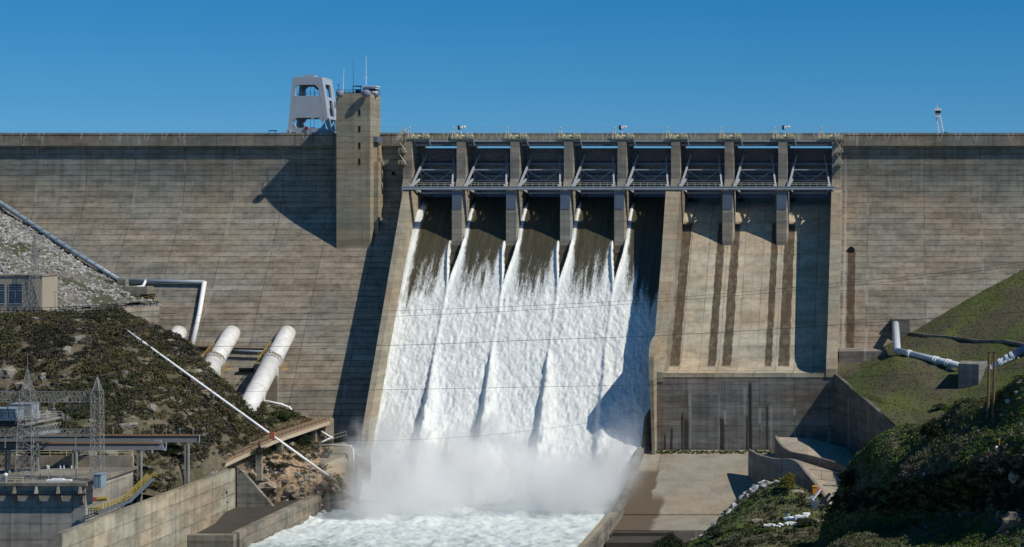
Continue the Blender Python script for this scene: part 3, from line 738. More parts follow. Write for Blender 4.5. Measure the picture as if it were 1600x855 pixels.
def leaf_mat():
    t = NT('brush leaves'); a = t.nd('ShaderNodeAttribute', attribute_name='col')
    t.done(a.outputs['Color'], .7, spec=.15)
    tr = t.nd('ShaderNodeBsdfTranslucent'); t.t.links.new(a.outputs['Color'], tr.inputs[0])
    mx = t.nd('ShaderNodeMixShader'); mx.inputs[0].default_value = .22
    t.t.links.new(t.b.outputs[0], mx.inputs[1]); t.t.links.new(tr.outputs[0], mx.inputs[2]); t.t.links.new(mx.outputs[0], t.out.inputs[0])
    return t.m
M['leaf'] = leaf_mat()
def rockmat():
    t = NT('broken granite'); a = t.nd('ShaderNodeAttribute', attribute_name='col'); n = t.noise(t.scaled(1.2, 1.2, 1.2), 1, 6, .7)
    t.bump(n, .5, .15); return t.done(t.mul(a.outputs['Color'], t.ramp(n, .25, .75, .55, 1.35)), .9)
M['rock'] = rockmat()
def rock_shape(seed):
    rs = np.random.RandomState(seed); import bmesh
    bm = bmesh.new(); bmesh.ops.create_icosphere(bm, subdivisions=1, radius=1)
    v = np.array([x.co[:] for x in bm.verts]); f = np.array([[x.index for x in g.verts] for g in bm.faces]); bm.free()
    for _ in range(7):
        d = rs.normal(size=3); d /= np.linalg.norm(d); k = .55+.3*rs.rand(); h = v@d; v = v-np.outer(np.clip(h-k, 0, None), d)
    return (v*(1+.12*rs.normal(size=(len(v), 1))))[f].reshape(-1, 3)
RK = [rock_shape(i) for i in range(8)]
def rocks(name, pts, size, col, seed=0, flat=.75):
    rs = np.random.RandomState(seed); Vs = []; Cs = []
    for p, s, c in zip(pts, size, col):
        v = RK[rs.randint(8)]*np.array([1+.5*rs.rand(), .8+.4*rs.rand(), flat*(.7+.5*rs.rand())])*s
        t = rs.rand()*6.28; q = rs.normal()*.3
        R = np.array([[math.cos(t), -math.sin(t), 0], [math.sin(t), math.cos(t), 0], [0, 0, 1]])@np.array([[1, 0, 0], [0, math.cos(q), -math.sin(q)], [0, math.sin(q), math.cos(q)]])
        Vs.append(v@R.T+p); Cs.append(np.repeat(c[None], len(v), 0))
    return soup(name, np.concatenate(Vs), 3, M['rock'], np.concatenate(Cs))
def dirt(name, a, b, c, s1=.12, grass=None, th=(.45, .6), tan=False):
    t = NT(name); n1 = t.noise(t.scaled(s1, s1, s1), 1, 6, .65); n2 = t.noise(t.scaled(.7, .7, .7, (5, 2, 1)), 1, 6, .7); n3 = t.noise(t.scaled(.05, .05, .05, (15, 2, 1)), 1, 4, .6)
    col = t.mix(t.ramp(n2, .38, .62), a, b); col = t.mix(t.ramp(n1, th[0], th[1]), col, c)
    if grass: col = t.mix(t.ramp(n3, .42, .6), col, grass)
    if tan:
        m = t.math('MULTIPLY', t.ramp(t.math('ADD', t.X, t.math('MULTIPLY', n1, 14)), -150, -143, 0, 1), t.ramp(t.math('ADD', t.Z, t.math('MULTIPLY', n1, 14)), 22, 28, 1, 0)); col = t.mix(m, col, t.mix(t.ramp(n2, .35, .65), (.16, .11, .065), (.40, .28, .18)))
    t.bump(t.math('ADD', n1, n2), .8, .5); return t.done(col, .95, spec=.1)
M['riprap'] = dirt('stony slope soil', (.12, .11, .09), (.19, .175, .15), (.07, .075, .04))
M['hill'] = dirt('brushy hill soil', (.12, .10, .066), (.17, .14, .10), (.085, .080, .045), th=(.42, .58), tan=True)
M['grass'] = dirt('green grass slope', (.08, .10, .03), (.10, .11, .042), (.115, .125, .038), s1=.06, grass=(.10, .09, .055))
M['near'] = dirt('foreground grass bank', (.085, .10, .035), (.13, .115, .07), (.08, .115, .03), s1=.1, grass=(.12, .10, .07))
M['road'] = simple('pale road surface', (.20, .19, .17), .9, 0, .2)
M['bedrock'] = dirt('tan broken bedrock', (.26, .19, .12), (.36, .27, .18), (.12, .10, .07), s1=.3)

def ywall(px, py): return wing_at(px, py)[1]
# far left: stony abutment slope
A0 = [(-750, ('Z', 99), 2.0), (-260, ('Z', 97), 2.0)]+[(a, b, ywall(a, b)+1.2) for a, b in ((-100, 247), (0, 320), (50, 352), (100, 386), (150, 416), (190, 441), (215, 462), (250, 480))]
A2 = [(-750, ('Z', 50), -60), (-260, ('Z', 50), -60), (0, ('Z', 50), -60), (65, ('Z', 50), -60), (150, ('Z', 50), -48), (215, ('Z', 50), -33), (250, ('Z', 50), -27)]
PA = rough(loft([A0, A2], 220, 60, False), 1.6, .15, 5, 3)
structure(grid_mesh('abutment_slope', PA, M['riprap']))
A3 = [(a, b, c-7) for a, b, c in A2]
PRD = loft([[(a, ('Z', 50.02), c+.5) for a, b, c in A2], A3], 60, 4, False)
structure(grid_mesh('service_road', PRD, M['road']))
pts = sample(PA, 5200, 4, lambda P: (.15+sm(-.25, .35, fbm(P[..., 0]*.06, P[..., 1]*.06, P[..., 2]*.1, 3, 77))+.6*(P[..., 2] > 66))*(P[..., 0] > -262))
sz = .24+.55*np.random.RandomState(5).rand(5200)**2.2
g = np.random.RandomState(6).rand(5200, 1)
tag(rocks('riprap', pts, sz, (.20+.19*g)*np.array([1, .97, .9]), 8), 'pale broken stones scattered over the slope under the grey pipe', 'stones', kind='stuff')
n = 260; pts = sample(PA, n, 14, lambda P: sm(0, .3, fbm(P[..., 0]*.06, P[..., 1]*.06, P[..., 2]*.1, 3, 97)))
col = np.array([[.06, .065, .035]])*(.7+.6*RS.rand(n, 1))
tag(put_bushes('scrub', pts, .5+.7*RS.rand(n), col, 60, .16, M['leaf'], 3), 'low dark scrub between the pale stones', 'scrub', kind='stuff')

structure(grid_mesh('road_bank', loft([[(a, ('Z', 50.0), c) for a, b, c in A3], [(a, ('Z', 38.0), c-.2) for a, b, c in A3]], 60, 3, False), M['wingL']))
# left hill
Bm = [(-750, ('Z', 40), -58), (-260, ('Z', 40), -58), (150, ('Z', 42), -50), (200, ('Z', 40), -38), (240, 560, -38), (300, 590, -44), (330, 625, -46), (400, 668, -45), (440, 680, -41), (480, 690, -40), (560, 760, -40)]
B0 = [(-750, ('Z', 49.9), -67), (-260, ('Z', 49.9), -67), (65, ('Z', 49.9), -67), (140, 487, -60), (178, 485, -56), (205, 496, -57), (240, 511, -60), (270, 525, -62), (300, 545, -65), (330, 580, -67), (360, 606, -67), (400, 631, -63), (440, 642, -55), (480, 652, -50), (520, 690, -46), (560, 790, -44)]
B1 = [(-750, 560, -86), (-260, 560, -86), (0, 560, -88), (100, 558, -88), (200, 565, -86), (300, 618, -86), (400, 680, -76), (470, 705, -68), (525, 735, -62), (560, 800, -58)]
B2 = [(-750, 640, -108), (-260, 640, -108), (100, 640, -108), (200, 650, -107), (300, 690, -102), (345, 712, -92), (385, 722, -86), (450, 738, -80), (515, 752, -72), (560, 810, -66)]
B3 = [(-750, 725, -127), (-260, 725, -127), (150, 728, -127), (250, 734, -118), (300, 738, -106), (335, 742, -98), (366, 738, -87), (374, 775, -86), (392, 800, -86), (450, 795, -80), (515, 775, -69), (560, 830, -69)]
B4 = [(-750, ('Z', 18), -132), (-260, ('Z', 18), -132), (150, ('Z', 18), -131), (250, ('Z', 14), -121), (300, ('Z', 8), -108), (335, ('Z', 5), -99), (366, ('Z', 3), -88), (374, ('Z', 3), -87), (392, ('Z', 3), -87), (450, ('Z', 3), -81), (515, ('Z', 1), -70), (560, ('Z', 0), -70)]
PB = rough(loft([Bm, B0, B1, B2, B3, B4], 240, 26), 2.6, .09, 6, 13)
structure(grid_mesh('brushy_hill', PB, M['hill']))
PBf = PB[24:]
def pxy(P):
    z = D+P[..., 1]; return XV+F*P[..., 0]/z, YV-F*(P[..., 2]-EYE)/z
def rockzone(P):                         # where tan bedrock is bare
    x, y = pxy(P)
    return sm(350, 430, x)*sm(690, 740, y)+sm(600, 700, y)*.35*sm(.1, .4, fbm(x*.02, y*.02, 0, 3, 5))
BIG = [(10, 583, 26, 30), (36, 604, 20, 20), (65, 592, 16, 16), (122, 530, 18, 16), (106, 548, 14, 14), (72, 655, 12, 26), (236, 640, 16, 14), (205, 668, 34, 18), (135, 715, 26, 24), (170, 712, 20, 26), (25, 715, 22, 24), (160, 545, 10, 8), (60, 572, 8, 8)]
def bw(P):
    x, y = pxy(P); k = 1.0
    for a, b, w_, h_ in BIG: k = k*sm(.5, .9, np.hypot((x-a)/w_, (y-b+3)/h_))
    return k*np.clip(1.0-.55*sm(400, 450, x)*sm(680, 720, y)-.5*sm(0, .3, fbm(x*.015, y*.02, 0, 3, 55)), .03, 1)*(x > -230)*(x < 540)
n = 6000; pts = sample(PBf, n, 21, lambda P: bw(P)*(1-((P[..., 0] > -158.5)*(P[..., 1] < -84)*(P[..., 2] < 19)))); r = .55+1.1*RS.rand(n)**1.5
pal = np.array([[.060, .064, .034], [.085, .074, .048], [.070, .078, .032], [.120, .100, .045], [.105, .090, .068], [.048, .050, .030]])
q = fbm(pts[:, 0]*.05, pts[:, 1]*.05, pts[:, 2]*.05, 3, 66)
ci = np.clip(((q+.5)*6+RS.rand(n)*2.6-1.3).astype(int), 0, 5)
tag(put_bushes('chaparral_brush', pts, r, pal[ci]*(.8+.5*RS.rand(n, 1)), 95, .17, M['leaf'], 5, squash=.62), 'dense olive green chaparral brush covering the hill below the road', 'brush', kind='stuff')
n = 1100; pts = sample(PBf, n, 22, lambda P: .12*bw(P)+rockzone(P)*((pxy(P)[0] < 530)))
g = RS.rand(n, 1)
tag(rocks('rubble', pts, .25+.95*RS.rand(n)**3, (.11+.13*g)*np.array([1.05, .93, .78]), 9), 'tan and grey rubble showing through the hill brush', 'rubble', kind='stuff')
# ray helper: nearest terrain point seen at a pixel
def on(P, px, py, back=0.0):
    x, y = pxy(P); m = (x-px)**2+(y-py)**2+np.where(P[..., 2] > -50, 0, 1e9)
    k = np.unravel_index(np.argmin(m), m.shape); c = P[k]; d = c-np.array([0, -D, EYE]); return c+d/np.linalg.norm(d)*back
def boulder(P, px, py, wpx, hpx, lab, col=(.30, .25, .19), seed=0, flat=1):
    c = on(P, px, py); z = D+c[1]; w = wpx*z/F/2; h = hpx*z/F/2
    v = RK[seed % 8]*np.array([w, (w+h)/2, h])+c
    import bmesh
    me = bpy.data.meshes.new('boulder'); v = v-c
    me.from_pydata([tuple(x) for x in v], [], [(i, i+1, i+2) for i in range(0, len(v), 3)])
    bm = bmesh.new(); bm.from_mesh(me); bmesh.ops.remove_doubles(bm, verts=bm.verts, dist=.001)
    bmesh.ops.subdivide_edges(bm, edges=bm.edges, cuts=2, use_grid_fill=True)
    for q in bm.verts:
        f = float(fbm(q.co.x/w*1.7+seed, q.co.y/w*1.7, q.co.z/w*1.7, 4, seed)); q.co += q.co.normalized()*f*min(w, h)*.7
    bm.to_mesh(me); bm.free()
    a = me.attributes.new('col', 'FLOAT_COLOR', 'POINT'); a.data.foreach_set('color', np.tile(np.array(col+(1,), np.float32), len(me.vertices)))
    o = link('boulder', me, M['rock']); o.location = c; tag(o, lab, 'boulder', 'boulders on the slopes'); return o
for k, (x, y, w, h, lab) in enumerate([
    (10, 583, 26, 30, 'large pale tan boulder on the brushy hill above the grey crane cabinets'),
    (36, 604, 20, 20, 'tan boulder on the hill just right of the largest boulder'),
    (65, 592, 16, 16, 'tan boulder in the brush above the switchyard truss'),
    (122, 530, 18, 16, 'grey brown rock outcrop high in the hill brush'),
    (106, 548, 14, 14, 'small rock outcrop in the middle of the hill brush'),
    (72, 655, 12, 26, 'brown rock face seen beside the lattice truss'),
    (236, 640, 16, 14, 'grey rock lying low on the brushy hill'),
    (205, 668, 30, 16, 'wide grey rock shelf above the runway girders'),
    (190, 665, 14, 10, 'small grey rock at the end of the rock shelf'),
    (25, 715, 22, 24, 'tan rock between the posts under the runway girders'),
    (135, 715, 26, 24, 'tan rock face behind the tall lattice mast'),
    (170, 712, 20, 26, 'tan rock just behind the runway posts'),
    (205, 722, 22, 20, 'brown rock behind the low yard wall'),
    (452, 695, 30, 18, 'tan bedrock knob under the sloping service bridge'),
    (425, 722, 34, 20, 'tan bedrock shoulder left of the white pipe'),
    (478, 716, 24, 20, 'orange tan bedrock knob right of the white pipe'),
    (415, 755, 44, 22, 'broad tan bedrock mass above the basin wall'),
    (455, 762, 34, 22, 'cracked tan bedrock lump beside the basin wall'),
    (395, 740, 24, 24, 'tan bedrock lump beside the end of the long concrete wall'),
    (476, 745, 22, 18, 'small tan bedrock lump near the end of the white pipe'),
    (468, 655, 22, 16, 'pale rocks at the foot of the larger penstock'),
    (310, 600, 12, 10, 'small tan rock near the ridge of the brushy hill')]):
    boulder(PBf, x, y, w*(1.25 if x < 380 else .85), h*(1.25 if x < 380 else .85), lab, (.29, .235, .165) if y > 680 and x > 380 else (.24, .215, .175), k)

# left basin wall and platform
bw_ = thing('basin_wall', (-141, -95, 0), 'low concrete river wall with dark wet top on the tower side of the river', 'wall')
def polyprism(name, top, zb, mat, parent): 
    b = MB(); n = len(top)
    b.add([tuple(p) for p in top]+[(p[0], p[1], zb) for p in top], [tuple(range(n)), tuple(range(2*n-1, n-1, -1))]+[(i, n+i, n+(i+1) % n, (i+1) % n) for i in range(n)])
    return build(b, name, mat, parent)
M['basin'] = concrete('wet basin concrete', (.235, .215, .175), joint=7, axis='Y', lift=2.2, stain=1.2, line=.3)
M['wetfloor'] = simple('dark wet concrete', (.065, .056, .044), .7, 0, .5, .3)
polyprism('wall', [(-141.4, -70, 6.4), (-139.7, -70, 6.4), (-141.0, -122, 6), (-142.7, -122, 6)], -2, M['basin'], bw_)
polyprism('platform', [(-156, -88, 5.6), (-141.41, -70, 6.1), (-142.71, -121.9, 5.7), (-150.5, -121.9, 5.7), (-151, -110, 5.7)], -2, M['wetfloor'], bw_)
build(MB().box(-151.5, -141.6, -124, -122.01, -2, 5.75), 'end_wall', M['basin'], bw_)
# sloping concrete at the foot of the chute
M['pad'] = concrete('tan sloping concrete', (.33, .285, .21), joint=30, lift=5, line=.1, stain=.9)
fp = thing('toe_slab', (-145, -55, 5), 'tan sloping concrete slab between rock and the foot of the training wall', 'concrete slab')
T = [W(452, 700, -58), W(498, 693, -50), W(560, 690, -50), W(576, 690, -50.5), W(577, 712, -55), W(556, 712, -56), W(514, 748, -68), (-143.5, -69.5, 9.6)]
polyprism('slab', [W(455, 700, -57), W(500, 694, -49), W(576, 688, -49.5), W(556, 704, -55.5), W(513, 748, -69.5), W(470, 742, -72)], -2, M['pad'], fp)
polyprism('end_block', [W(556, 697, -50), W(580, 684, -49.8), W(579, 715, -56), W(558, 712, -56)], -2, M['wall'], fp)
polyprism('low_wall', [W(505, 742, -69.4), W(516, 744, -69.4), W(516, 744, -71.5), W(505, 742, -71.5)], -2, M['basin'], fp)
# long retaining wall and powerhouse
M['rw'] = concrete('long wall concrete', (.42, .375, .28), joint=9.5, jx=2, axis='Y', lift=3.0, line=.3, stain=1.0)
rw = thing('retaining_wall', (-155.5, -130, 2), 'long stained concrete retaining wall running towards the viewer beside the powerhouse', 'wall')
polyprism('wall', [(-155.6, -88, 15), (-154.6, -88, 15), (-155.4, -172, 15), (-156.6, -172, 15)], -4, M['rw'], rw)
build(MB().prism([W(370, 731, -88.2), W(374, 731.5, -88.2), W(434, 800, -88.2), W(434, 815, -88.2), W(370, 815, -88.2)], (0, 1.2, 0)), 'end_wing', M['basin'], rw)
ph = thing('powerhouse', (-185, -140, 0), 'low concrete powerhouse with bracketed roof edge and shaded front wall', 'powerhouse')
M['ph'] = concrete('powerhouse concrete', (.36, .345, .305), joint=6.2, jx=-170, lift=3.2, line=.3, stain=.9)
build(MB().box(-260, -161.2, -150, -128.01, -3, 20.4), 'body', M['ph'], ph)
build(MB().box(-260, -160.7, -150.6, -127, 20.41, 21.0), 'roof_slab', M['basin'], ph)
build(MB().box(-260, -160.8, -151.15, -150.5, 18.6, 18.95), 'crane_ledge', M['dark'], ph)
for k in range(11):
    x = -162.2-k*4.35
    build(MB().prism([(x, -150.01, 20.4), (x, -150.55, 20.4), (x, -151.1, 18.96), (x, -150.01, 18.96)], (.45, 0, 0)), 'bracket', M['fascia'], ph)
    build(MB().prism([(x, -150.01, 18.59), (x, -151.0, 18.59), (x, -150.01, 16.6)], (.7, 0, 0)), 'corbel', M['fascia'], ph)
build(MB().box(-260, -160.9, -129, -128.4, 21, 23.4), 'yard_wall', M['pad'], ph)
build(MB().rail([(-210, -128.7, 23.4), (-161, -128.7, 23.4)], 1.1, 3.5, .05), 'yard_railing', M['cream'], ph)
b = MB()
# equipment on the deck
def at(px, Y, Z): return WZ(px, Z, Y)
def eqbox(name, px0, px1, Y0, Y1, z0, z1, mat, lab, cat, trim=None, roof=True):
    x0 = WZ(px0, 0, Y0)[0]; x1 = WZ(px1, 0, Y0)[0]
    t = thing(name, ((x0+x1)/2, (Y0+Y1)/2, z0), lab, cat)
    build(MB().box(x0, x1, Y0, Y1, z0, z1), 'body', mat, t, bevel=.06)
    build(MB().box(x0-.12, x1+.12, Y0-.12, Y1+.12, z1+.002, z1+.15), 'lid', mat, t)
    b = MB().box(x0+.25*(x1-x0), x0+.27*(x1-x0), Y0-.05, Y0-.003, z0+.2, z1-.2).box(x0+.72*(x1-x0), x0+.74*(x1-x0), Y0-.05, Y0-.003, z0+.2, z1-.2)
    build(b, 'panel_seam', M['plate'], t)
    return t
M['bluegrey'] = simple('blue grey sheet metal', (.23, .29, .33), .5, .1, .15)
M['bluegrey2'] = simple('pale grey sheet metal', (.30, .32, .35), .5, .1, .15)
eqbox('transformer_cabinet', 146, 158, -150.4, -147.9, 20, 22.6, M['bluegrey'], 'blue grey equipment cabinet on the powerhouse roof edge', 'cabinet')
t = thing('maintenance_hoist', WZ(158, 17.6, -151.9), 'yellow hoist arm under the blue grey cabinet', 'hoist')
p = WZ(146, 0, -151.9)[0]; q = WZ(168, 0, -151.9)[0]; M['yellow'] = simple('yellow paint', (.34, .26, .05), .6, 0, .2); M['red'] = simple('faded red paint', (.40, .12, .07), .6)
build(MB().tube([(p+.6, -151.9, 18.0), (q, -151.9, 18.2)], .42, 8), 'arm', M['yellow'], t)
build(MB().box(p, p+.8, -152.3, -151.5, 17.6, 18.4), 'end_head', M['red'], t)
build(MB().beam((q-.4, -151.9, 18.2), (q-.4, -151, 18.4), .2), 'bracket', M['dark'], t)
build(MB().box(-161.19, -155.61, -149, -100, -3, 11), 'yard_floor', M['wetfloor'], ph)
t = thing('service_stair', WZ(200, 15, -150), 'yellow railed steel stair and landing behind the long wall', 'stairs')
a0, a1, a2 = (-158.6, -151, 15.0), (-158.6, -136, 15.0), (-158.4, -125, 18.0)
build(MB().beam(a0, a1, 1.4, .2).beam(a1, a2, 1.1, .14), 'flight', M['plate'], t)
build(MB().rail([a0, a1, a2, (-158.4, -123, 18.0)], 1.1, 1.8, .045).rail([(-159.6, -151, 15), (-159.6, -136, 15), (-159.4, -125, 18.0)], 1.1, 1.5, .06).rail([(-160, -151.2, 15), (-157.8, -151.2, 15)], 1.1, 1.1, .06), 'railing', M['yellow'], t)
t = thing('yard_stair', WZ(310, 20, -122), 'tan railed steps joining the yard to the sloping service bridge', 'stairs')
build(MB().beam(WZ(275, 16.9, -110), WZ(318, 16.4, -98), 2.4, .2).beam(WZ(318, 16.4, -98), WZ(332, 16.6, -93), 2.2, .4), 'flight', M['rust'], t)
M['ochre'] = simple('ochre painted rail', (.38, .26, .09), .7)
build(MB().rail([WZ(275, 17, -111), WZ(318, 16.6, -99), WZ(332, 18, -94)], 1.2, 1.0, .06, (1, .66, .33)).rail([WZ(279, 17, -108), WZ(320, 16.6, -96), WZ(334, 18, -91)], 1.2, 1.0, .06, (1, .66, .33)), 'railing', M['ochre'], t)
# sloping service bridge
sb = thing('service_bridge', W(415, 700, -85), 'brown service bridge with rails climbing beside the brushy hill to the dam', 'bridge')
pa, pb, pc = Vector(W(332, 727, -92)), Vector(W(420, 686, -82)), Vector(W(505, 657, -50))
b = MB().beam(pa, pb, 3.6, .9).beam(pb, pc, 3.6, .9); build(b, 'deck', simple('brown bridge deck', (.25, .18, .11), .8, 0, .3), sb)
o = Vector((1.75, -.9, .45)); o2 = Vector((-1.75, .9, .45))
build(MB().rail([pa+o, pb+o, pc+o], 1.0, 2.2, .05).rail([pa+o2, pb+o2, pc+o2], 1.0, 2.2, .05), 'railing', M['rust'], sb)
build(MB().beam(pa+Vector((1.85, -1, -.55)), pb+Vector((1.85, -1, -.55)), .25, .8).beam(pb+Vector((1.85, -1, -.55)), pc+Vector((1.85, -1, -.55)), .25, .8), 'edge_girder', simple('pale tan girder', (.46, .38, .27), .7), sb)
for px, py, Y in ((405, 697, -86), (437, 690, -77), (490, 668, -56)):
    p = W(px, py, Y); build(MB().box(p[0]-.7, p[0]+.7, p[1]-.5, p[1]+.5, p[2]-8, p[2]-.5), 'bent', M['pad'], sb)
build(MB().box(*sum([[W(497, 0, -48)[0]-1.8, W(497, 0, -48)[0]+2.8], [-51, -44], [8, W(0, 657, -49)[2]]], [])), 'abutment', M['pad'], sb)

# lattice masts
M['galv'] = simple('galvanised lattice steel', (.30, .29, .265), .6, .2, .25)
def lattice(b, x, y, z0, z1, w0, w1, n, r=.04):
    for i in range(n):
        a = z0+(z1-z0)*i/n; c = z0+(z1-z0)*(i+1)/n; wa = w0+(w1-w0)*i/n; wc = w0+(w1-w0)*(i+1)/n
        A = [(x+sx*wa/2, y+sy*wa/2, a) for sx, sy in ((-1, -1), (1, -1), (1, 1), (-1, 1))]
        B = [(x+sx*wc/2, y+sy*wc/2, c) for sx, sy in ((-1, -1), (1, -1), (1, 1), (-1, 1))]
        for k in range(4):
            b.beam(A[k], B[k], r*2.6); k2 = (k+1) % 4
            b.beam(A[k], B[k2], r*1.5); b.beam(A[k2], B[k], r*1.5); b.beam(B[k], B[k2], r*1.5)
    return b
def truss(b, p, q, h, n, w=1.2, r=.038):
    p = Vector(p); q = Vector(q)
    for s in (-1, 1):
        o = Vector((0, s*w/2, 0)); u = Vector((0, 0, h))
        b.beam(p+o, q+o, r*2.6); b.beam(p+o+u, q+o+u, r*2.6)
        for i in range(n):
            a = p.lerp(q, i/n)+o; c = p.lerp(q, (i+1)/n)+o
            b.beam(a, c+u, r*1.6) if i % 2 else b.beam(a+u, c, r*1.6)
            b.beam(a, a+u, r*1.2)
    return b
YL = -147
for px, top, lab, w in ((43, 577, 'tall lattice steel mast beside the grey crane cabinets', 2.6), (152, 590, 'tall lattice steel mast in front of the brushy hill, near the low cabinet', 2.2)):
    x = WZ(px, 0, YL)[0]; zt = W(0, 610, YL)[2]; zp = W(0, top, YL)[2]
    t = thing('lattice_mast', (x, YL, 21), lab, 'mast', 'lattice masts of the switchyard')
    b = lattice(MB(), x, YL, 21, zt, w*1.35 if px == 43 else w*.9, w*.8, 8); build(b, 'body', M['galv'], t)
    build(lattice(MB(), x, YL, zt, zp, w*.62, .15, 4, .035), 'peak', M['galv'], t)
    build(MB().tube([(x, YL, zp), (x, YL, zp+(3.2 if px == 43 else .6))], .04, 5), 'lightning_rod', M['galv'], t)
t = thing('upper_truss', WZ(50, 36, YL), 'long horizontal lattice truss spanning between the two tall masts', 'truss', 'horizontal trusses of the switchyard')
build(truss(MB(), WZ(-60, W(0, 628, YL)[2], YL), WZ(146, W(0, 628, YL)[2], YL), 2.05, 34), 'chords', M['galv'], t)
for px in (-4, 88, ):
    p = Vector(W(px-4, 625, YL-1)); build(MB().beam(p, p+Vector((2.2, 0, 1.9)), .16).beam(p, p+Vector((2.6, 0, .1)), .16).beam(p, p+Vector((0, 0, -2.3)), .14), 'hanger', M['galv'], t)
t = thing('lower_truss', WZ(50, 30, YL), 'lower lattice truss crossing behind the tall masts at girder height', 'truss', 'horizontal trusses of the switchyard')
build(truss(MB(), WZ(-60, W(0, 682, YL)[2], YL+.4), WZ(150, W(0, 682, YL)[2], YL+.4), 1.4, 30), 'chords', M['galv'], t)
for px in (8, 52, 118):
    p = Vector(W(px, 683, YL-1)); build(MB().beam(p, p+Vector((1.2, 0, 1.6)), .16).beam(p, p+Vector((0, 0, -2.2)), .14).beam(p, p+Vector((4.2, 0, .9)), .14), 'hanger', M['galv'], t)
for k, px in enumerate((12, 30, 62, 76, 108, 124)):
    p = Vector(W(px, 628, YL)); t = thing('insulator_string', p, f'hanging insulator string under the upper truss, {ORD[k]} counted toward the mast near the low cabinet', 'insulator', 'insulator strings under the truss')
    b = MB()
    for j in range(7): b.tube([(p.x, p.y, p.z-.3-j*.2), (p.x, p.y, p.z-.38-j*.2)], .17, 8)
    build(b, 'discs', M['plate'], t); build(MB().tube([p, (p.x, p.y, p.z-1.9)], .05, 5), 'rod', M['galv'], t)
for k, (a, c, lab) in enumerate(((W(43, 577, YL), W(152, 590, YL), 'thin sagging wire strung between the peaks of the two tall masts'), (W(152, 590, YL), W(-80, 560, -100), 'thin wire running from the farther mast peak back over the hill'), (W(43, 577, YL), W(-80, 520, -100), 'thin wire running from the cabinet side mast up over the hill'), (W(152, 612, YL), W(160, 480, -66), 'thin wire rising from the mast near the cabinet to the road'))):
    a = Vector(a); c = Vector(c); q = [a.lerp(c, i/10)-Vector((0, 0, 1.2*math.sin(math.pi*i/10))) for i in range(11)]
    tag(build(MB().tube(q, .025, 4), 'overhead_wire', M['dark']), lab, 'wire')
# runway girders
def runway(px1, y0, y1, Y1, Y2, lab, posts):
    a = Vector(W(-60, (y0+y1)/2, Y2)); c = Vector(W(px1, (y0+y1)/2, Y1)); h = (y1-y0)*(D+Y1)/F; d = (c-a).normalized(); U = Vector((0, 0, 1))
    t = thing('runway_girder', (c.x-10, c.y, 21), lab, 'girder', 'crane runway girders')
    m = simple('runway steel', (.12, .125, .13), .6, .1, .3)
    build(MB().beam(a, c, .4, h).beam(a-U*(h/2+.06), c-U*(h/2+.06), 1.1, .115), 'web', m, t)
    build(MB().beam(a+U*(h/2+.07), c+U*(h/2+.07), 1.2, .13).beam(a+U*(h/2+.24), c+U*(h/2+.24), .18, .2), 'rail', M['rust'], t)
    build(MB().beam(c, c+d*.2, 1.3, h+.5), 'end_plate', M['bluegrey2'], t)
    def pt(px):
        lo, hi = 0.0, 1.0
        for _ in range(40):
            k = (lo+hi)/2
            if pix(a.lerp(c, k))[0] < px: lo = k
            else: hi = k
        return a.lerp(c, lo)
    for px in posts:
        q = pt(px); zb = 13 if px > 200 else 20.5
        for o in (-.35, .35): build(MB().box(q.x+o-.14, q.x+o+.14, q.y-.3, q.y+.3, zb, q.z-h/2-.13), 'post', M['galv'], t)
    return t, c, h, pt
t, c, h, pt = runway(310, 681, 690, -109, -134, 'longer dark runway girder on posts, ending farther from the cabinets', (292, 235, 60))
for px in (178, 199, 219, 240, 261, 282, 303):
    q = pt(px); z = q.z+h/2+.2; build(MB().beam((q.x, q.y-.4, z), (q.x, q.y-.4, z+1.3), .12).box(q.x-.12, q.x+.12, q.y-.6, q.y-.3, z+1.2, z+1.5), 'lamp_post', M['galv'], t)
t, c, h, pt = runway(258, 693, 702, -121, -142, 'shorter dark runway girder with curved end plate, nearer the powerhouse edge', (218, 117, 12, 57))
build(MB().prism([(c.x-2, c.y-.9, c.z+1.4), (c.x-.6, c.y-.9, c.z+1.4), (c.x+.3, c.y-.9, c.z-.8), (c.x-2, c.y-.9, c.z-.5)], (0, .3, 0)), 'end_housing', M['bluegrey2'], t)
# yard crane with cabinets
yc = thing('yard_crane', WZ(40, 30, -142), 'blue grey cabinet housing on a lattice crane bridge over the yard', 'crane')
def cbox(px0, px1, y0, y1, Y0, Y1, mat, nm):
    a = W(px0, y1, Y0); c = W(px1, y0, Y0)
    o = build(MB().box(a[0], c[0], Y0, Y1, a[2], c[2]), nm, mat, yc, bevel=.05)
    build(MB().box(a[0]-.1, c[0]+.1, Y0-.1, Y1+.1, c[2]+.002, c[2]+.1), 'lid', mat, o)
    n = max(2, int((c[0]-a[0])/1.3)); b = MB()
    for k in range(1, n): b.box(a[0]+(c[0]-a[0])*k/n-.03, a[0]+(c[0]-a[0])*k/n+.03, Y0-.03, Y0-.003, a[2]+.2, c[2]-.2)
    build(b, 'seam', M['plate'], o)
cbox(-40, 24, 640, 658, -145, -141, M['bluegrey'], 'cabinet')
cbox(16, 50, 632, 657, -140.5, -137, M['bluegrey2'], 'cabinet')
a = W(-40, 667, -145); c = W(24, 659, -145); build(MB().box(a[0], c[0], -145, -140, a[2], c[2]), 'underframe', M['dark'], yc)
pf = build(MB().beam(WZ(28, W(0, 664, -143)[2], -144), WZ(90, W(0, 652, -134)[2], -134), 2.2, .25), 'walkway', M['galv'], yc)
build(MB().rail([WZ(24, W(0, 661, -143)[2], -145), WZ(88, W(0, 653, -134)[2], -135)], 1.2, 1.4, .06).rail([WZ(55, W(0, 655, -140)[2], -136), WZ(95, W(0, 651, -130)[2], -131), WZ(100, W(0, 656, -134)[2], -135)], 1.2, 1.2, .06), 'railing', M['galv'], pf)
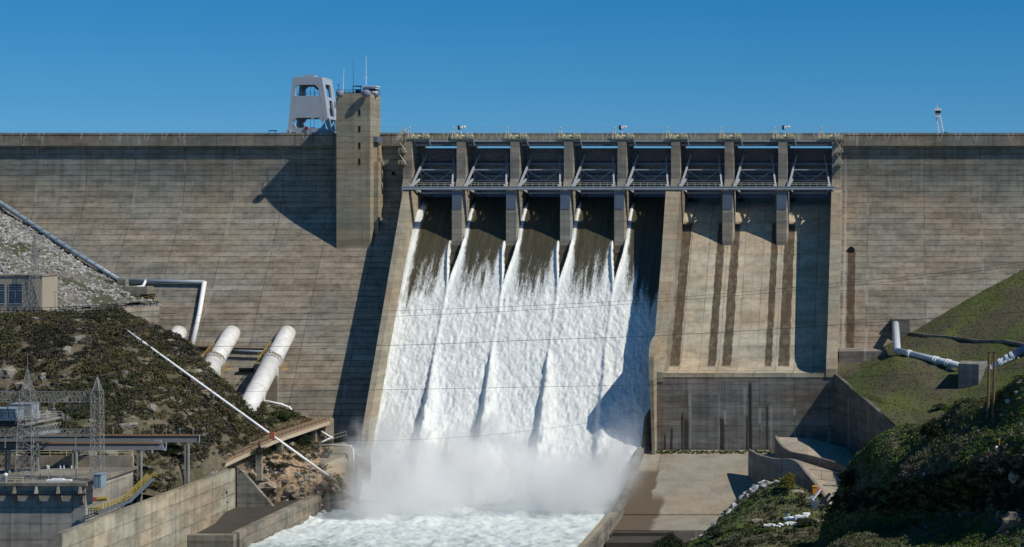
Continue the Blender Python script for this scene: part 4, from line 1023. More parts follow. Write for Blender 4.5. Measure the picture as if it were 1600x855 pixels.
b = truss(MB(), WZ(20, W(0, 684, -143)[2], -144), WZ(92, W(0, 672, -134)[2], -135), 1.6, 12, 1.6, .07); build(b, 'bridge_truss', M['galv'], yc)
a = W(40, 678, -141); build(MB().beam(WZ(36, W(0, 682, -143)[2], -141.5), WZ(92, W(0, 672, -134)[2], -135.5), 1.0, .7), 'bridge_girder', M['bluegrey2'], yc)
# insulators
ig = 'white insulators on the powerhouse roof'
for k, px in enumerate((76, 81, 94, 100, 112, 119)):
    p = WZ(px, 21, -146.5+(k % 2)*.6); t = thing('insulator', p, f'white topped insulator on the roof by the tall masts, {ORD[k]} from the crane cabinets', 'insulator', ig)
    s = -.9 if k in (1,) else 0
    build(MB().tube([p, (p[0]+s, p[1], p[2]+2.3)], [.09, .07], 6), 'stem', M['galv'], t)
    b = MB()
    for j in range(4): b.tube([(p[0]+s, p[1], p[2]+2.2+j*.16), (p[0]+s, p[1], p[2]+2.27+j*.16)], .2, 8)
    b.tube([(p[0]+s, p[1], p[2]+2.2), (p[0]+s, p[1], p[2]+2.9)], .12, 8); build(b, 'cap', M['white'], t)
a = WZ(76, 0, -147)[0]; c = WZ(114, 0, -147)[0]
t = thing('equipment_plinth', (a, -147, 21), 'flat white equipment base under the insulators on the roof', 'plinth')
build(MB().box(a, c, -148.2, -147.2, 21.003, 21.25), 'base', M['white'], t); build(MB().box(a+1, c-1.5, -148, -147.4, 21.253, 21.5), 'cover', M['white'], t)
t = thing('valve_stand', WZ(8, 21, -149), 'grey valve stand with a pale head at the roof edge under the crane cabinets', 'valve stand')
p = WZ(9, 21, -149); build(MB().tube([p, (p[0], p[1], p[2]+1.1)], .25, 8), 'stem', M['bluegrey'], t); build(MB().ball((p[0], p[1], p[2]+1.4), .4), 'head', M['white'], t)
build(MB().rail([(p[0]-3, -149, 21), (p[0]+3.4, -149, 21)], .9, 1.5, .07), 'guard', M['cream'], t)

# building by the road
bd = thing('beige_building', WZ(20, 50, -58), 'beige concrete building with tall barred windows beside the abutment road', 'building')
x1 = WZ(66, 0, -62)[0]; zt = W(0, 432, -62)[2]
build(MB().box(-235, x1, -62, -54, 49, zt), 'wall', simple('beige building wall', (.36, .31, .235), .85, 0, .12), bd)
build(MB().box(-235, x1+.2, -62.2, -53.8, zt+.003, zt+.35), 'roof_edge', M['fascia'], bd)
M['glass'] = simple('blue window glass', (.03, .06, .09), .15, 0, .2, .3, .6)
for px in (24, -3, -30, -57):
    a = W(px-10.5, 474, -62.0); c = W(px+10.5, 444, -62.0)
    w = build(MB().box(a[0], c[0], -62.03, -62.003, a[2], c[2]), 'window', M['glass'], bd)
    b = MB().box(a[0]-.1, c[0]+.1, -62.15, -62.034, a[2]-.25, a[2]-.01)
    for k in range(9): zk = a[2]+(c[2]-a[2])*k/8; b.box(a[0], c[0], -62.1, -62.034, zk-.04, zk+.04)
    m = (a[0]+c[0])/2; b.box(m-.08, m+.08, -62.13, -62.035, a[2], a[2]+3).box(a[0], c[0], -62.13, -62.035, a[2]+3.0, a[2]+3.2); b.box(a[0]-.08, a[0], -62.12, -62.03, a[2], c[2]).box(c[0], c[0]+.08, -62.12, -62.03, a[2], c[2])
    build(b, 'frame', M['bluegrey2'], w)
# road fence
fe = thing('guard_rail', WZ(60, 50, -67), 'dark guard rail along the outer edge of the abutment road', 'guard rail')
P_ = [Vector(WZ(a, 50.0, c)) for a, c in ((-150, -66.8), (0, -66.8), (65, -66.8), (108, -62.5), (150, -55), (215, -40), (245, -35))]
build(MB().rail(P_, 1.2, 2.2, .07, (1, .5)), 'railing', M['dark'], fe)
for px, h, lab in ((64, 6.5, 'slim grey lamp pole beside the beige building'), (48, 4.2, 'short grey pole in front of the beige building'), (86, 5.0, 'thin pole standing on the abutment road right of the beige building')):
    p = WZ(px, 50, -64); t = thing('utility_pole', p, lab, 'pole', 'poles by the beige building'); build(MB().tube([p, (p[0], p[1], p[2]+h)], .1, 6), 'shaft', M['galv'], t); build(MB().beam((p[0]-.5, p[1], p[2]+h), (p[0]+.5, p[1], p[2]+h), .12), 'crossarm', M['galv'], t)
p = on(PA, 56, 480); p = Vector(WZ(54, 50, -63.5)); t = thing('transmission_mast', p, 'faint slender lattice mast rising in front of the stony slope', 'mast')
build(lattice(MB(), p.x, p.y, 50, W(0, 366, -63.5)[2], 2.6, .35, 12, .03), 'body', M['galv'], t)
zz_ = W(0, 392, -63.5)[2]; build(MB().beam((p.x-1.6, p.y, zz_), (p.x+2.0, p.y, zz_), .14), 'crossarm', M['rust'], t)

# pipes on the left abutment
M['pipe'] = simple('blue grey pipe', (.22, .27, .31), .45, .1, .2)
t = thing('abutment_pipe', W(100, 380, 0), 'long blue grey pipe descending the stony abutment then crossing the dam face', 'pipe')
def wp_(px, py, o=1.1): p = wing_at(px, py); return (p[0], p[1]-o, p[2])
build(MB().tube([wp_(-120, 225, 1.6), wp_(0, 314, 1.6), wp_(60, 354, 1.6), wp_(120, 394, 1.6), wp_(190, 437, 1.6)], .66, 12), 'inclined_pipe', M['pipe'], t, smooth=True)
build(MB().tube([wp_(192, 438.5), wp_(322, 440.5)], .52, 12), 'level_pipe', M['pipe'], t, smooth=True)
build(MB().tube([wp_(322, 440.5), wp_(314, 488), wp_(303, 540)], .62, 12), 'drop_pipe', M['white'], t, smooth=True)
b = MB()
for k in range(17):
    f = k/16; p = np.array(wp_(0, 314, 1.6))*(1-f)+np.array(wp_(190, 437, 1.6))*f; d = (np.array(wp_(190, 437, 1.6))-np.array(wp_(0, 314, 1.6))); d /= np.linalg.norm(d)
    if k: build(MB().tube([p-d*.12, p+d*.12], .78, 12), 'flange', M['pipe'], t)
p = wp_(196, 442, 1.6); build(MB().box(p[0]-.9, p[0]+1.4, p[1]-1.6, p[1]+3, p[2]-2.2, p[2]+1.0), 'anchor_block', M['basin'], t)
build(MB().tube([wp_(231, 438, 1.3), wp_(229, 447, 2.2), wp_(214, 449, 3)], .38, 10), 'branch', M['white'], t, smooth=True)
p = wp_(232, 458, 0); t = thing('valve_house', (p[0], p[1]-2, p[2]-3), 'small concrete valve house with dark opening on the dam face under the pipe', 'valve house')
build(MB().box(p[0]-6, p[0]+1.0, p[1]-3.2, p[1]+4, p[2]-3.6, p[2]+1.9), 'wall', M['wingL'], t); build(MB().box(p[0]-.7, p[0]+2, p[1]-3.4, p[1]+3, p[2]+.3-2.2, p[2]-.2), 'opening', M['void'], t)
build(MB().rail([(p[0]-7, p[1]-4.4, p[2]-3.4), (p[0]+3.0, p[1]-3.6, p[2]-1.6)], 1.2, 1.5, .05), 'railing', M['yellow'], t)
# penstocks
def penm():
    t = NT('weathered white pipe paint'); n = t.noise(t.scaled(.5, .5, .5), 1, 6, .7); s = t.noise(t.scaled(2.2, .25, .6), 1, 5, .7); c = t.mix(t.ramp(n, .35, .7), (.74, .73, .69), (.58, .565, .52)); c = t.mix(t.math('MULTIPLY', t.ramp(s, .56, .74), .6), c, (.28, .21, .14)); t.bump(s, .1, .05); return t.done(c, .55)
M['pen'] = penm()
for k, (x0, lab) in enumerate(((-194.0, 'farthest white penstock pipe, only its elbow showing above the hill'), (-179.6, 'middle white penstock pipe leaving the dam face behind the hill'), (-164.6, 'nearest and largest white penstock pipe sloping down beside the dam'))):
    A = Vector((x0, -24, 42.0)); E = Vector((x0+4.4, -62, 28.2)); A1 = A.lerp(E, .12); B1 = A.lerp(E, .47)
    t = thing('penstock', (x0, -30, 38), lab, 'penstock', 'white penstock pipes')
    build(MB().tube([A, A1, A1.lerp(B1, .5), B1], 2.25, 28), 'upper_pipe', M['pen'], t, smooth=True)
    build(MB().tube([B1, E, E+(E-B1)*.4], 2.42, 28), 'lower_pipe', M['pen'], t, smooth=True)
    d1 = (B1-A1).normalized(); d2 = (E-B1).normalized()
    for P0, dd, r in ((A1, d1, 2.35), (A1.lerp(B1, .62), d1, 2.38), (B1-d1*1.2, d1, 2.65), (B1+d2*2.2, d2, 2.6), (B1.lerp(E, .8), d2, 2.56), (B1-d1*.2, d1, 2.6)):
        build(MB().tube([P0-dd*.14, P0+dd*.14], r, 28), 'ring', M['white'], t)
    for f in (.25, .95):
        q = B1.lerp(E, f-.1); build(MB().box(q.x-2.4, q.x+2.4, q.y-.6, q.y+.6, q.z-12, q.z-1.9), 'pier', M['pad'], t)
        build(MB().beam((q.x+2.2, q.y-.3, q.z-1.9), (q.x+2.35, q.y-.3, q.z), .5), 'saddle', M['white'], t)
    q = B1; b = MB().rail([(q.x-3.4, q.y-1, q.z), (q.x-3.2, q.y+2.5, q.z+1.6), (q.x-3, q.y+8, q.z+3.8)], 1.2, 1.2, .06).rail([(q.x+3.2, q.y-2.5, q.z-1.6), (q.x+3.2, q.y+2.2, q.z-1.2)], 1.1, 1.1, .06).rail([(q.x-3, q.y-1.4, q.z+1.9), (q.x, q.y-1.6, q.z+2.7), (q.x+2.9, q.y-1.2, q.z+1.0)], .9, .8, .06)
    build(b, 'platform_railing', M['ochre'], t); build(MB().box(q.x+2.6, q.x+4.0, q.y-2.6, q.y+2.4, q.z-1.8, q.z-1.65), 'platform', M['ochre'], t); build(MB().box(q.x-4.2, q.x-2.5, q.y-1.5, q.y+2.4, q.z-.2, q.z-.05), 'platform', M['ochre'], t)
t = thing('face_walkway', wp_(370, 540, 1), 'ochre railed walkway crossing the dam face between the penstocks', 'walkway')
a, c = wp_(300, 541, .9), wp_(437, 545, .9)
build(MB().beam(a, c, 1.4, .15), 'deck', M['rust'], t); build(MB().rail([(a[0], a[1]-.6, a[2]), (c[0], c[1]-.6, c[2])], 1.1, 1.8, .05), 'railing', M['ochre'], t)
t = thing('bypass_pipe', wp_(400, 545, 2), 'grey white pipe crossing between the two larger penstocks', 'pipe'); build(MB().tube([wp_(362, 547, 2), wp_(424, 549, 2)], .36, 8), 'barrel', M['pipe'], t, smooth=True); build(MB().tube([wp_(376, 577, 1), wp_(398, 577, 1)], .5, 8), 'stub', M['void'], t)
# long straight white pipe down the hill
t = thing('long_white_pipe', W(350, 630, -90), 'long straight white pipe running down the brushy hill and over the bridge', 'pipe')
pp = []
for px in (196, 225, 262, 300, 340, 380, 425, 470, 513):
    py = 515+(px-196)*(745-515)/(515-196.); c = on(PBf, px, py); y = min(c[1]-1.3, -87 if 400 < px < 440 else 0); pp.append([px, py, y])
ysm = [p[2] for p in pp]
for _ in range(2): ysm = [ysm[0]]+[min(ysm[i], (ysm[i-1]+ysm[i+1])/2+.0) for i in range(1, len(ysm)-1)]+[ysm[-1]]
pw = [W(p[0], p[1], y) for p, y in zip(pp, ysm)]
build(MB().tube(pw, .29, 10), 'barrel', M['white'], t, smooth=True)
for i in range(1, 8):
    a = Vector(pw[i]); d = (Vector(pw[min(i+1, 8)])-a).normalized(); build(MB().tube([a-d*.12, a+d*.12], .36, 10), 'coupling', M['white'], t)
p = Vector(W(425, 680, pp[6][2]-.5)); build(MB().box(p.x-.6, p.x+.6, p.y-.3, p.y+.3, p.z-.9, p.z+.7), 'red_clamp', M['red'], t)
# pipes at the penstock foot
def pipe(name, pts, r, mat, lab, n=10):
    t = thing(name, pts[0], lab, 'pipe'); build(MB().tube(pts, r, n), 'barrel', mat, t, smooth=True)
    for q in pts[1:-1]: build(MB().ball(q, r*1.35), 'joint', mat, t)
    return t
pipe('drain_pipe', [W(412, 626, -52), W(440, 632, -50), W(452, 637, -50), W(466, 652, -50), W(480, 658, -50)], .30, M['white'], 'white drain pipe zigzagging down from the foot of the largest penstock')
pipe('drain_pipe', [W(491, 668, -52), W(518, 684, -54), W(500, 692, -56)], .28, M['white'], 'short white bent pipe past the upper end of the service bridge')
pipe('drain_pipe', [W(494, 695, -57), W(548, 697, -58), W(552, 703, -60), W(552, 722, -61)], .22, M['white'], 'thin white pipe along the top of the tan toe slab')
t = thing('ladder_frame', W(525, 682, -52), 'small wooden ladder frame lying by the toe slab', 'ladder'); build(MB().rail([W(508, 690, -54), W(541, 680, -50)], 1.0, .8, .06, (1, .1)), 'frame', M['pad'], t)
# ---------------------------------------------------------------- right bank: apron, walls, slopes
def apron_extra(t, col):
    xo = t.math('ADD', t.X, t.math('MULTIPLY', t.noise(t.scaled(.2, .2, .2), 1, 3), 3.5))
    m = t.math('MULTIPLY', t.ramp(xo, -57.6, -57.0, 1, 0), t.ramp(t.Y, -60, -56, 1, 0))
    m2 = t.math('MULTIPLY', t.ramp(xo, -55, -53.5, 1, 0), t.ramp(t.Y, -78, -72, 1, 0))
    return t.mix(t.math('MAXIMUM', m, m2), col, (.115, .085, .055))
M['apron'] = concrete('apron concrete', (.38, .33, .25), joint=30, lift=40, line=0, stain=.5, extra=apron_extra)
ap = thing('apron', (-44, -75, 0), 'pale sloping concrete apron below the bucket block', 'apron')
bend = [(-47.65, 13.6), (-58, 9.9), (-76, 5.9), (-84, 3.4), (-84.01, 3.1), (-99, 2.3)]
build(MB().prism_x(bend+[(-99, -4), (-47.65, -4)], -64.5, -20), 'slab', M['apron'], ap)
build(MB().box(-64, -46, -112, -99.01, -4, 1.9).box(-64, -50, -104, -102, 1.9, 2.6), 'lower_slab', M['wetfloor'], ap)
bwr = thing('basin_wall', (-65.4, -95, 0), 'pale topped concrete river wall between churning water and the apron', 'wall')
build(MB().prism_x([(-47.7, 15.0), (-57, 12.6), (-66, 9.0), (-80, 6.2), (-92, 5.2), (-140, 4.6), (-140, -3), (-47.7, -3)], -66.2, -64.51), 'wall', M['basin'], bwr)
build(MB().prism_x([(-92, 5.35), (-140, 4.75), (-140, 4.6), (-92, 5.2)], -66.6, -65.2), 'coping', M['wall'], bwr)
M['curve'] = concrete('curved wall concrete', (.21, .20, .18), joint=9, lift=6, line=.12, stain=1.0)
def thickwall(name, pts, th, depth, parent, mat, side=1):
    b = MB(); P_ = [Vector(p) for p in pts]; n = len(P_); L = []; Rr = []
    for i, p in enumerate(P_):
        d = (P_[min(i+1, n-1)]-P_[max(i-1, 0)]); d.z = 0; d.normalize(); o = Vector((-d.y, d.x, 0))*th*side; L.append(p); Rr.append(p+o)
    for i in range(n-1):
        zb = [q.z-depth for q in (L[i], L[i+1])]
        a, c, e, f = L[i], L[i+1], Rr[i+1], Rr[i]
        b.add([a, c, e, f, (a.x, a.y, zb[0]), (c.x, c.y, zb[1]), (e.x, e.y, zb[1]), (f.x, f.y, zb[0])],
              [(0, 1, 2, 3), (0, 4, 5, 1), (2, 6, 7, 3), (4, 7, 6, 5)]+([(0, 3, 7, 4)] if i == 0 else [])+([(1, 5, 6, 2)] if i == n-2 else []))
    return build(b, name, mat, parent)
def dense(pts, k=6):
    P_ = np.array(pts, float); out = []
    for i in range(len(P_)-1):
        for j in range(k): out.append(cat(P_[max(i-1, 0)], P_[i], P_[i+1], P_[min(i+2, len(P_)-1)], j/k))
    out.append(P_[-1]); return [tuple(x) for x in out]
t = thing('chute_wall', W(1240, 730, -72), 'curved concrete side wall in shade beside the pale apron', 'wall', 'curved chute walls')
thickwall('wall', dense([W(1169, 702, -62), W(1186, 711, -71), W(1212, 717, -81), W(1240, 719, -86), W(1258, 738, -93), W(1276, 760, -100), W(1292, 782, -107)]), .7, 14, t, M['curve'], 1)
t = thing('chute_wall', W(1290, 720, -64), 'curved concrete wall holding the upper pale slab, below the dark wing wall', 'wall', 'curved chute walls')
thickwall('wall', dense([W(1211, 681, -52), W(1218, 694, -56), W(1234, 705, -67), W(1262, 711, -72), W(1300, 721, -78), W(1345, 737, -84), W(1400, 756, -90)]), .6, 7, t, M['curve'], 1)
def slab(name, pts, lab, mat, th=6):
    b = MB(); n = len(pts); b.add([tuple(p) for p in pts]+[(p[0], p[1], p[2]-th) for p in pts], [tuple(range(n)), tuple(range(2*n-1, n-1, -1))]+[(i, n+i, n+(i+1) % n, (i+1) % n) for i in range(n)])
    return tag(build(b, name, mat), lab, 'concrete slab', 'concrete slabs below the wing wall')
M['slab'] = concrete('pale slab concrete', (.44, .385, .30), joint=30, lift=50, line=0, stain=.45)
slab('upper_slab', [W(1213, 683, -51.5), W(1264, 684.5, -49), W(1345, 707, -56), W(1420, 735, -64), W(1420, 765, -91), W(1345, 739, -83.4), W(1300, 723, -77.4), W(1262, 713, -71.4), W(1234, 707, -66.4), W(1219, 696, -55.6)], 'upper pale concrete slab lying inside the curved wall below the bucket block', M['slab'])
slab('lower_slab', [W(1243, 722, -85.6), W(1240, 717, -71.0), W(1262, 724, -74.0), W(1300, 736, -80), W(1400, 775, -92), W(1400, 835, -114), W(1300, 802, -112), W(1292, 785, -106.4), W(1276, 763, -99.4), W(1258, 741, -92.4)], 'lower pale concrete slab between the two curved chute walls', M['slab'])
t = thing('slab_fence', W(1290, 745, -75), 'thin wire fence standing on the lower pale slab', 'fence')
build(MB().rail([W(1265, 748, -88), W(1302, 752, -88), W(1345, 760, -88)], 2.2, 2.4, .045, (1, .05)), 'mesh_frame', M['plate'], t)
build(MB().beam(W(1285, 758, -90), W(1345, 762, -90), .25), 'kerb', M['basin'], t)
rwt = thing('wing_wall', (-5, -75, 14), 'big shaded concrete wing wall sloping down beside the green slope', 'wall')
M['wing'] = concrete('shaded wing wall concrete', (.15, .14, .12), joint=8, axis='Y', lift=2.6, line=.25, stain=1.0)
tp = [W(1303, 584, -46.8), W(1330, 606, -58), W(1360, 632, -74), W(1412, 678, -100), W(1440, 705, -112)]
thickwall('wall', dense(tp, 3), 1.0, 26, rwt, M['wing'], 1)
# green slope behind
def yw2(px, py): return wing_at(px, py)[1]
G0 = [(1306, 560, -36), (1345, 552, yw2(1345, 552)+1), (1400, 531, yw2(1400, 531)+1), (1430, 513, yw2(1430, 513)+1), (1490, 478, yw2(1490, 478)+1), (1545, 448, yw2(1545, 448)+1), (1600, 420, yw2(1600, 420)+1), (1750, 340, -2), (1900, 280, 1)]
G0b = [(1308, 578, -42), (1345, 570, -40), (1400, 547, -38), (1430, 535, -36), (1490, 508, -34), (1545, 485, -32), (1600, 462, -30), (1750, 400, -28), (1900, 360, -26)]
G1 = [(1311, 592, -47.5), (1345, 592, -54), (1400, 572, -58), (1430, 575, -62), (1500, 570, -62), (1600, 530, -62), (1750, 480, -62), (1900, 450, -60)]
G2 = [(1332, 609, -60), (1370, 620, -70), (1440, 628, -78), (1500, 622, -82), (1600, 592, -86), (1750, 550, -90), (1900, 520, -90)]
G3 = [(1361, 634, -74), (1420, 650, -86), (1500, 650, -98), (1600, 620, -108), (1750, 580, -110), (1900, 560, -110)]
G4 = [(1414, 681, -101), (1460, 690, -112), (1520, 690, -120), (1600, 680, -130), (1750, 640, -140), (1900, 620, -140)]
G5 = [(1430, 720, -112), (1480, 740, -125), (1600, 740, -145), (1750, 700, -160), (1900, 680, -160)]
PG = rough(loft([G0, G0b, G1, G2, G3, G4, G5], 130, 18), .8, .08, 5, 71)
structure(grid_mesh('grass_slope', PG, M['grass']))
n = 7000; pts = sample(PG, n, 33, lambda P: (pxy(P)[0] < 1640)*1.0); q = fbm(pts[:, 0]*.05, pts[:, 1]*.05, pts[:, 2]*.08, 3, 12)[:, None]
col = np.where(q > .02, np.array([[.105, .125, .034]]), np.array([[.085, .105, .034]]))*(.85+.3*RS.rand(n, 1)); col = np.where(q < -.2, np.array([[.125, .115, .06]]), col)
tag(put_bushes('grass_tufts', pts, .08+.08*RS.rand(n), col, 8, .10, M['leaf'], 35, squash=.9), 'short green grass on the slope against the dam', 'grass', kind='stuff')
# path / drain across the slope
def strip(name, P, pts, w, h, mat, lab, cat, yo=.3):
    b = MB(); q = [Vector(on(P, *p))+Vector((0, 0, yo)) for p in pts]
    for a, c in zip(q[:-1], q[1:]): b.beam(a, c+(c-a).normalized()*.1, w, h)
    return tag(build(b, name, mat), lab, cat)
strip('drain_channel', PG, [(1407, 515), (1425, 522), (1450, 526), (1490, 530), (1530, 533), (1570, 536), (1610, 540)], .6, .7, M['basin'], 'thin grey drain kerb crossing the green slope', 'drain', .2)
# pipes of the right bank
M['pipe2'] = simple('bluish white pipe', (.50, .54, .58), .45, 0, .15)
rp = thing('right_bank_pipe', W(1400, 548, -45), 'white pipe dropping down the dam then running on supports to a concrete block', 'pipe')
a, b_, c_ = W(1399, 505, -24.5), W(1402, 548, -47), W(1498, 571, -66)
build(MB().tube([a, Vector(a).lerp(Vector(b_), .9), b_], .95, 14), 'riser', M['pipe2'], rp, smooth=True)
build(MB().tube([Vector(b_)+Vector((0, .4, 0)), c_], .78, 14), 'level_pipe', M['pipe2'], rp, smooth=True)
p = wing_at(1411, 513); build(MB().box(p[0]-3.1, p[0]+1.8, p[1]-2.2, p[1]+3, p[2]-3.4, p[2]+2.6), 'inlet_box', M['curve'], rp)
for f in (.2, .22, .62, .66, .82, .86): 
    q = Vector(b_).lerp(Vector(c_), f); d = (Vector(c_)-Vector(b_)).normalized(); build(MB().tube([q-d*.2, q+d*.2], .98, 12), 'band', M['white'], rp)
for f in (.21, .64, .84):
    q = Vector(b_).lerp(Vector(c_), f); build(MB().prism([(q.x-.4, q.y-1.0, q.z-.3), (q.x+.8, q.y-1.0, q.z-.5), (q.x+.1, q.y-1.9, q.z-3.2), (q.x-.9, q.y-1.9, q.z-3.2)], (0, 1.8, 0)), 'support', M['slab'], rp)
cb = thing('anchor_block', W(1520, 600, -70), 'square pale concrete anchor block where the white pipe turns', 'concrete block')
x0, x1 = W(1497, 0, -76)[0], W(1535, 0, -76)[0]; z1 = W(0, 568, -76)[2]
q = [(x0, -76), (x1-.9, -77.5), (x1+1.6, -69), (x0+1, -68)]
build(MB().prism([(a, c, z1-8) for a, c in q], (0, 0, 8)), 'block', M['curve'], cb, bevel=.08)
rp = thing('blue_pipe', W(1570, 560, -70), 'blue grey pipe rising from the anchor block to the picture edge', 'pipe')
a, c_ = Vector(W(1538, 582, -71)), Vector(W(1640, 522, -73)); d = (c_-a).normalized()
build(MB().tube([a, a.lerp(c_, .45)], .95, 14), 'lower_pipe', M['pipe2'], rp, smooth=True); build(MB().tube([a.lerp(c_, .45), c_, c_+d*20], .95, 14), 'upper_pipe', simple('blue pipe paint', (.10, .20, .36), .5), rp, smooth=True)
for f in (.1, .25, .36, .43): q = a.lerp(c_, f); build(MB().tube([q-d*.3, q+d*.3], 1.15, 12), 'band', M['white'], rp)
for f in (.27, .5): q = a.lerp(c_, f); build(MB().beam(q, q+Vector((.8, -1, -3.4)), .6), 'support', M['slab'], rp)
# mound with rocks by the apron
M0b = [(1040, 880, -96), (1100, 860, -92), (1140, 820, -88), (1180, 800, -86), (1230, 790, -86), (1290, 815, -90), (1330, 830, -94), (1500, 840, -100)]
M0 = [(1040, 862, -104), (1100, 838, -104), (1140, 793, -100), (1165, 770, -98), (1190, 752, -97), (1225, 745, -97), (1262, 768, -101), (1300, 792, -105), (1330, 806, -108), (1500, 815, -112)]
M1 = [(1030, 870, -112), (1080, 852, -116), (1150, 822, -118), (1220, 806, -118), (1265, 800, -118), (1300, 812, -120), (1330, 825, -122), (1500, 830, -124)]
M2 = [(990, 900, -130), (1080, 862, -135), (1120, 846, -137), (1200, 838, -139), (1260, 835, -141), (1330, 840, -148), (1500, 860, -155)]
M3 = [(960, 960, -150), (1120, 900, -160), (1250, 890, -165), (1330, 890, -170), (1500, 900, -175)]
M4 = [(900, 1100, -190), (1120, 1060, -200), (1330, 1040, -205), (1500, 1040, -210)]
PM = rough(loft([M0b, M0, M1, M2, M3, M4], 110, 16), 1.1, .14, 5, 91)
structure(grid_mesh('grass_mound', PM, M['near']))
F_1 = [(1276, 900, -150), (1300, 850, -148), (1335, 800, -150), (1370, 750, -150), (1420, 730, -150), (1500, 690, -155), (1600, 640, -165), (1750, 590, -175), (1900, 560, -180)]
F0 = [(1280, 838, -158), (1300, 792, -162), (1320, 745, -165), (1345, 708, -168), (1372, 689, -170), (1420, 674, -172), (1450, 661, -175), (1475, 645, -178), (1500, 627, -182), (1530, 624, -186), (1560, 609, -190), (1600, 590, -196), (1750, 522, -206), (1900, 480, -210)]
F1 = [(1283, 843, -161), (1320, 775, -170), (1370, 720, -180), (1430, 705, -186), (1500, 680, -196), (1560, 650, -202), (1600, 635, -208), (1750, 600, -222), (1900, 580, -226)]
F2 = [(1285, 848, -163), (1330, 800, -176), (1400, 765, -188), (1470, 745, -202), (1550, 715, -216), (1600, 700, -222), (1750, 690, -236), (1900, 680, -240)]
F3 = [(1287, 852, -165), (1340, 822, -180), (1430, 812, -190), (1500, 806, -202), (1550, 796, -214), (1600, 780, -226), (1750, 770, -244), (1900, 770, -250)]
F4 = [(1250, 872, -180), (1340, 860, -205), (1450, 866, -222), (1600, 870, -238), (1750, 880, -256), (1900, 880, -262)]
F5 = [(1200, 1000, -240), (1340, 1000, -250), (1450, 1000, -260), (1600, 1000, -270), (1900, 1000, -290)]
PF = rough(loft([F_1, F0, F1, F2, F3, F4, F5], 150, 20), 2.2, .11, 6, 111)
structure(grid_mesh('foreground_hill', PF, M['near']))
def vis(P): x, y = pxy(P); return ((x > 980)*(x < 1640)*(y < 880))*1.0
def shade_mask(P):  # shaded band of the hillside, painted with darker leaves and denser brush
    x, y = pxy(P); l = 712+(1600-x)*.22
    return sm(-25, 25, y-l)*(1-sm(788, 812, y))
n = 3000; pts = sample(PF[18:], n, 44, lambda P: vis(P)*(.38+.62*shade_mask(P))); dz = shade_mask(pts)[:, None]
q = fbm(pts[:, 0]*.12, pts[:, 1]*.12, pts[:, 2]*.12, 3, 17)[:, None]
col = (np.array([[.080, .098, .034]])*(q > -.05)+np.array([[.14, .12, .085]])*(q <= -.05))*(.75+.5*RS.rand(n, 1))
col = np.where(dz > .5, np.array([[.022, .030, .013]])*(.8+.4*RS.rand(n, 1)), col)  # shade put into the leaf colour inside the band
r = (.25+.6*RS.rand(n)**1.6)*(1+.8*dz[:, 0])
tag(put_bushes('hillside_brush', pts, r, col, 46, .12, M['leaf'], 46), 'green brush and weeds over the near hillside, with shade painted into the leaves', 'brush', kind='stuff')
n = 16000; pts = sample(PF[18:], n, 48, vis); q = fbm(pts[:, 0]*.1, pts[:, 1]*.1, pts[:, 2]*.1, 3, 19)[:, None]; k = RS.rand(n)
keep = k > shade_mask(pts)*.9; pts = pts[keep]; q = q[keep]; n = len(pts)
col = np.where(q > 0, np.array([[.11, .165, .036]]), np.array([[.13, .13, .06]]))*(.7+.6*RS.rand(n, 1))
tag(put_bushes('meadow_grass', pts, .12+.22*RS.rand(n), col, 9, .13, M['leaf'], 49, squash=1.3), 'bright green grass on the near hillside', 'grass', kind='stuff')
n = 9000; pts = sample(PM[14:], n, 50, vis); q = fbm(pts[:, 0]*.12, pts[:, 1]*.12, 0, 3, 23)[:, None]
col = np.where(q > .0, np.array([[.075, .12, .026]]), np.array([[.13, .12, .065]]))*(.7+.6*RS.rand(n, 1))
tag(put_bushes('mound_grass', pts, .12+.25*RS.rand(n)**2, col, 9, .15, M['leaf'], 51, squash=1.1), 'green and dry grass on the mound beside the apron', 'grass', kind='stuff')
n = 420; pts = sample(PM[12:], n, 52, lambda P: vis(P)*(sm(-.1, .2, fbm(P[..., 0]*.1, P[..., 1]*.1, 0, 3, 29)))); col = np.array([[.045, .055, .03]])*(.7+.6*RS.rand(n, 1))
tag(put_bushes('mound_brush', pts, .4+.8*RS.rand(n)**2, col, 60, .17, M['leaf'], 53), 'low grey green brush on the mound', 'brush', kind='stuff')
n = 330; pts = sample(PM[10:22], n, 54, lambda P: (1-sm(1175, 1250, pxy(P)[0]))*vis(P)); g = RS.rand(n, 1)
tag(rocks('rock_rubble', pts, .25+.75*RS.rand(n)**2, (.26+.24*g)*np.array([1, .98, .92]), 55), 'pale rock rubble along the edge of the shaded apron', 'rubble', kind='stuff')
n = 420; pts = sample(PF[18:], n, 56, lambda P: vis(P)*sm(1430, 1600, pxy(P)[0])); g = RS.rand(n, 1)
tag(rocks('stones', pts, .12+.5*RS.rand(n)**4, (.10+.12*g)*np.array([1, .93, .82]), 57), 'scattered stones in the near hillside grass', 'stones', kind='stuff')
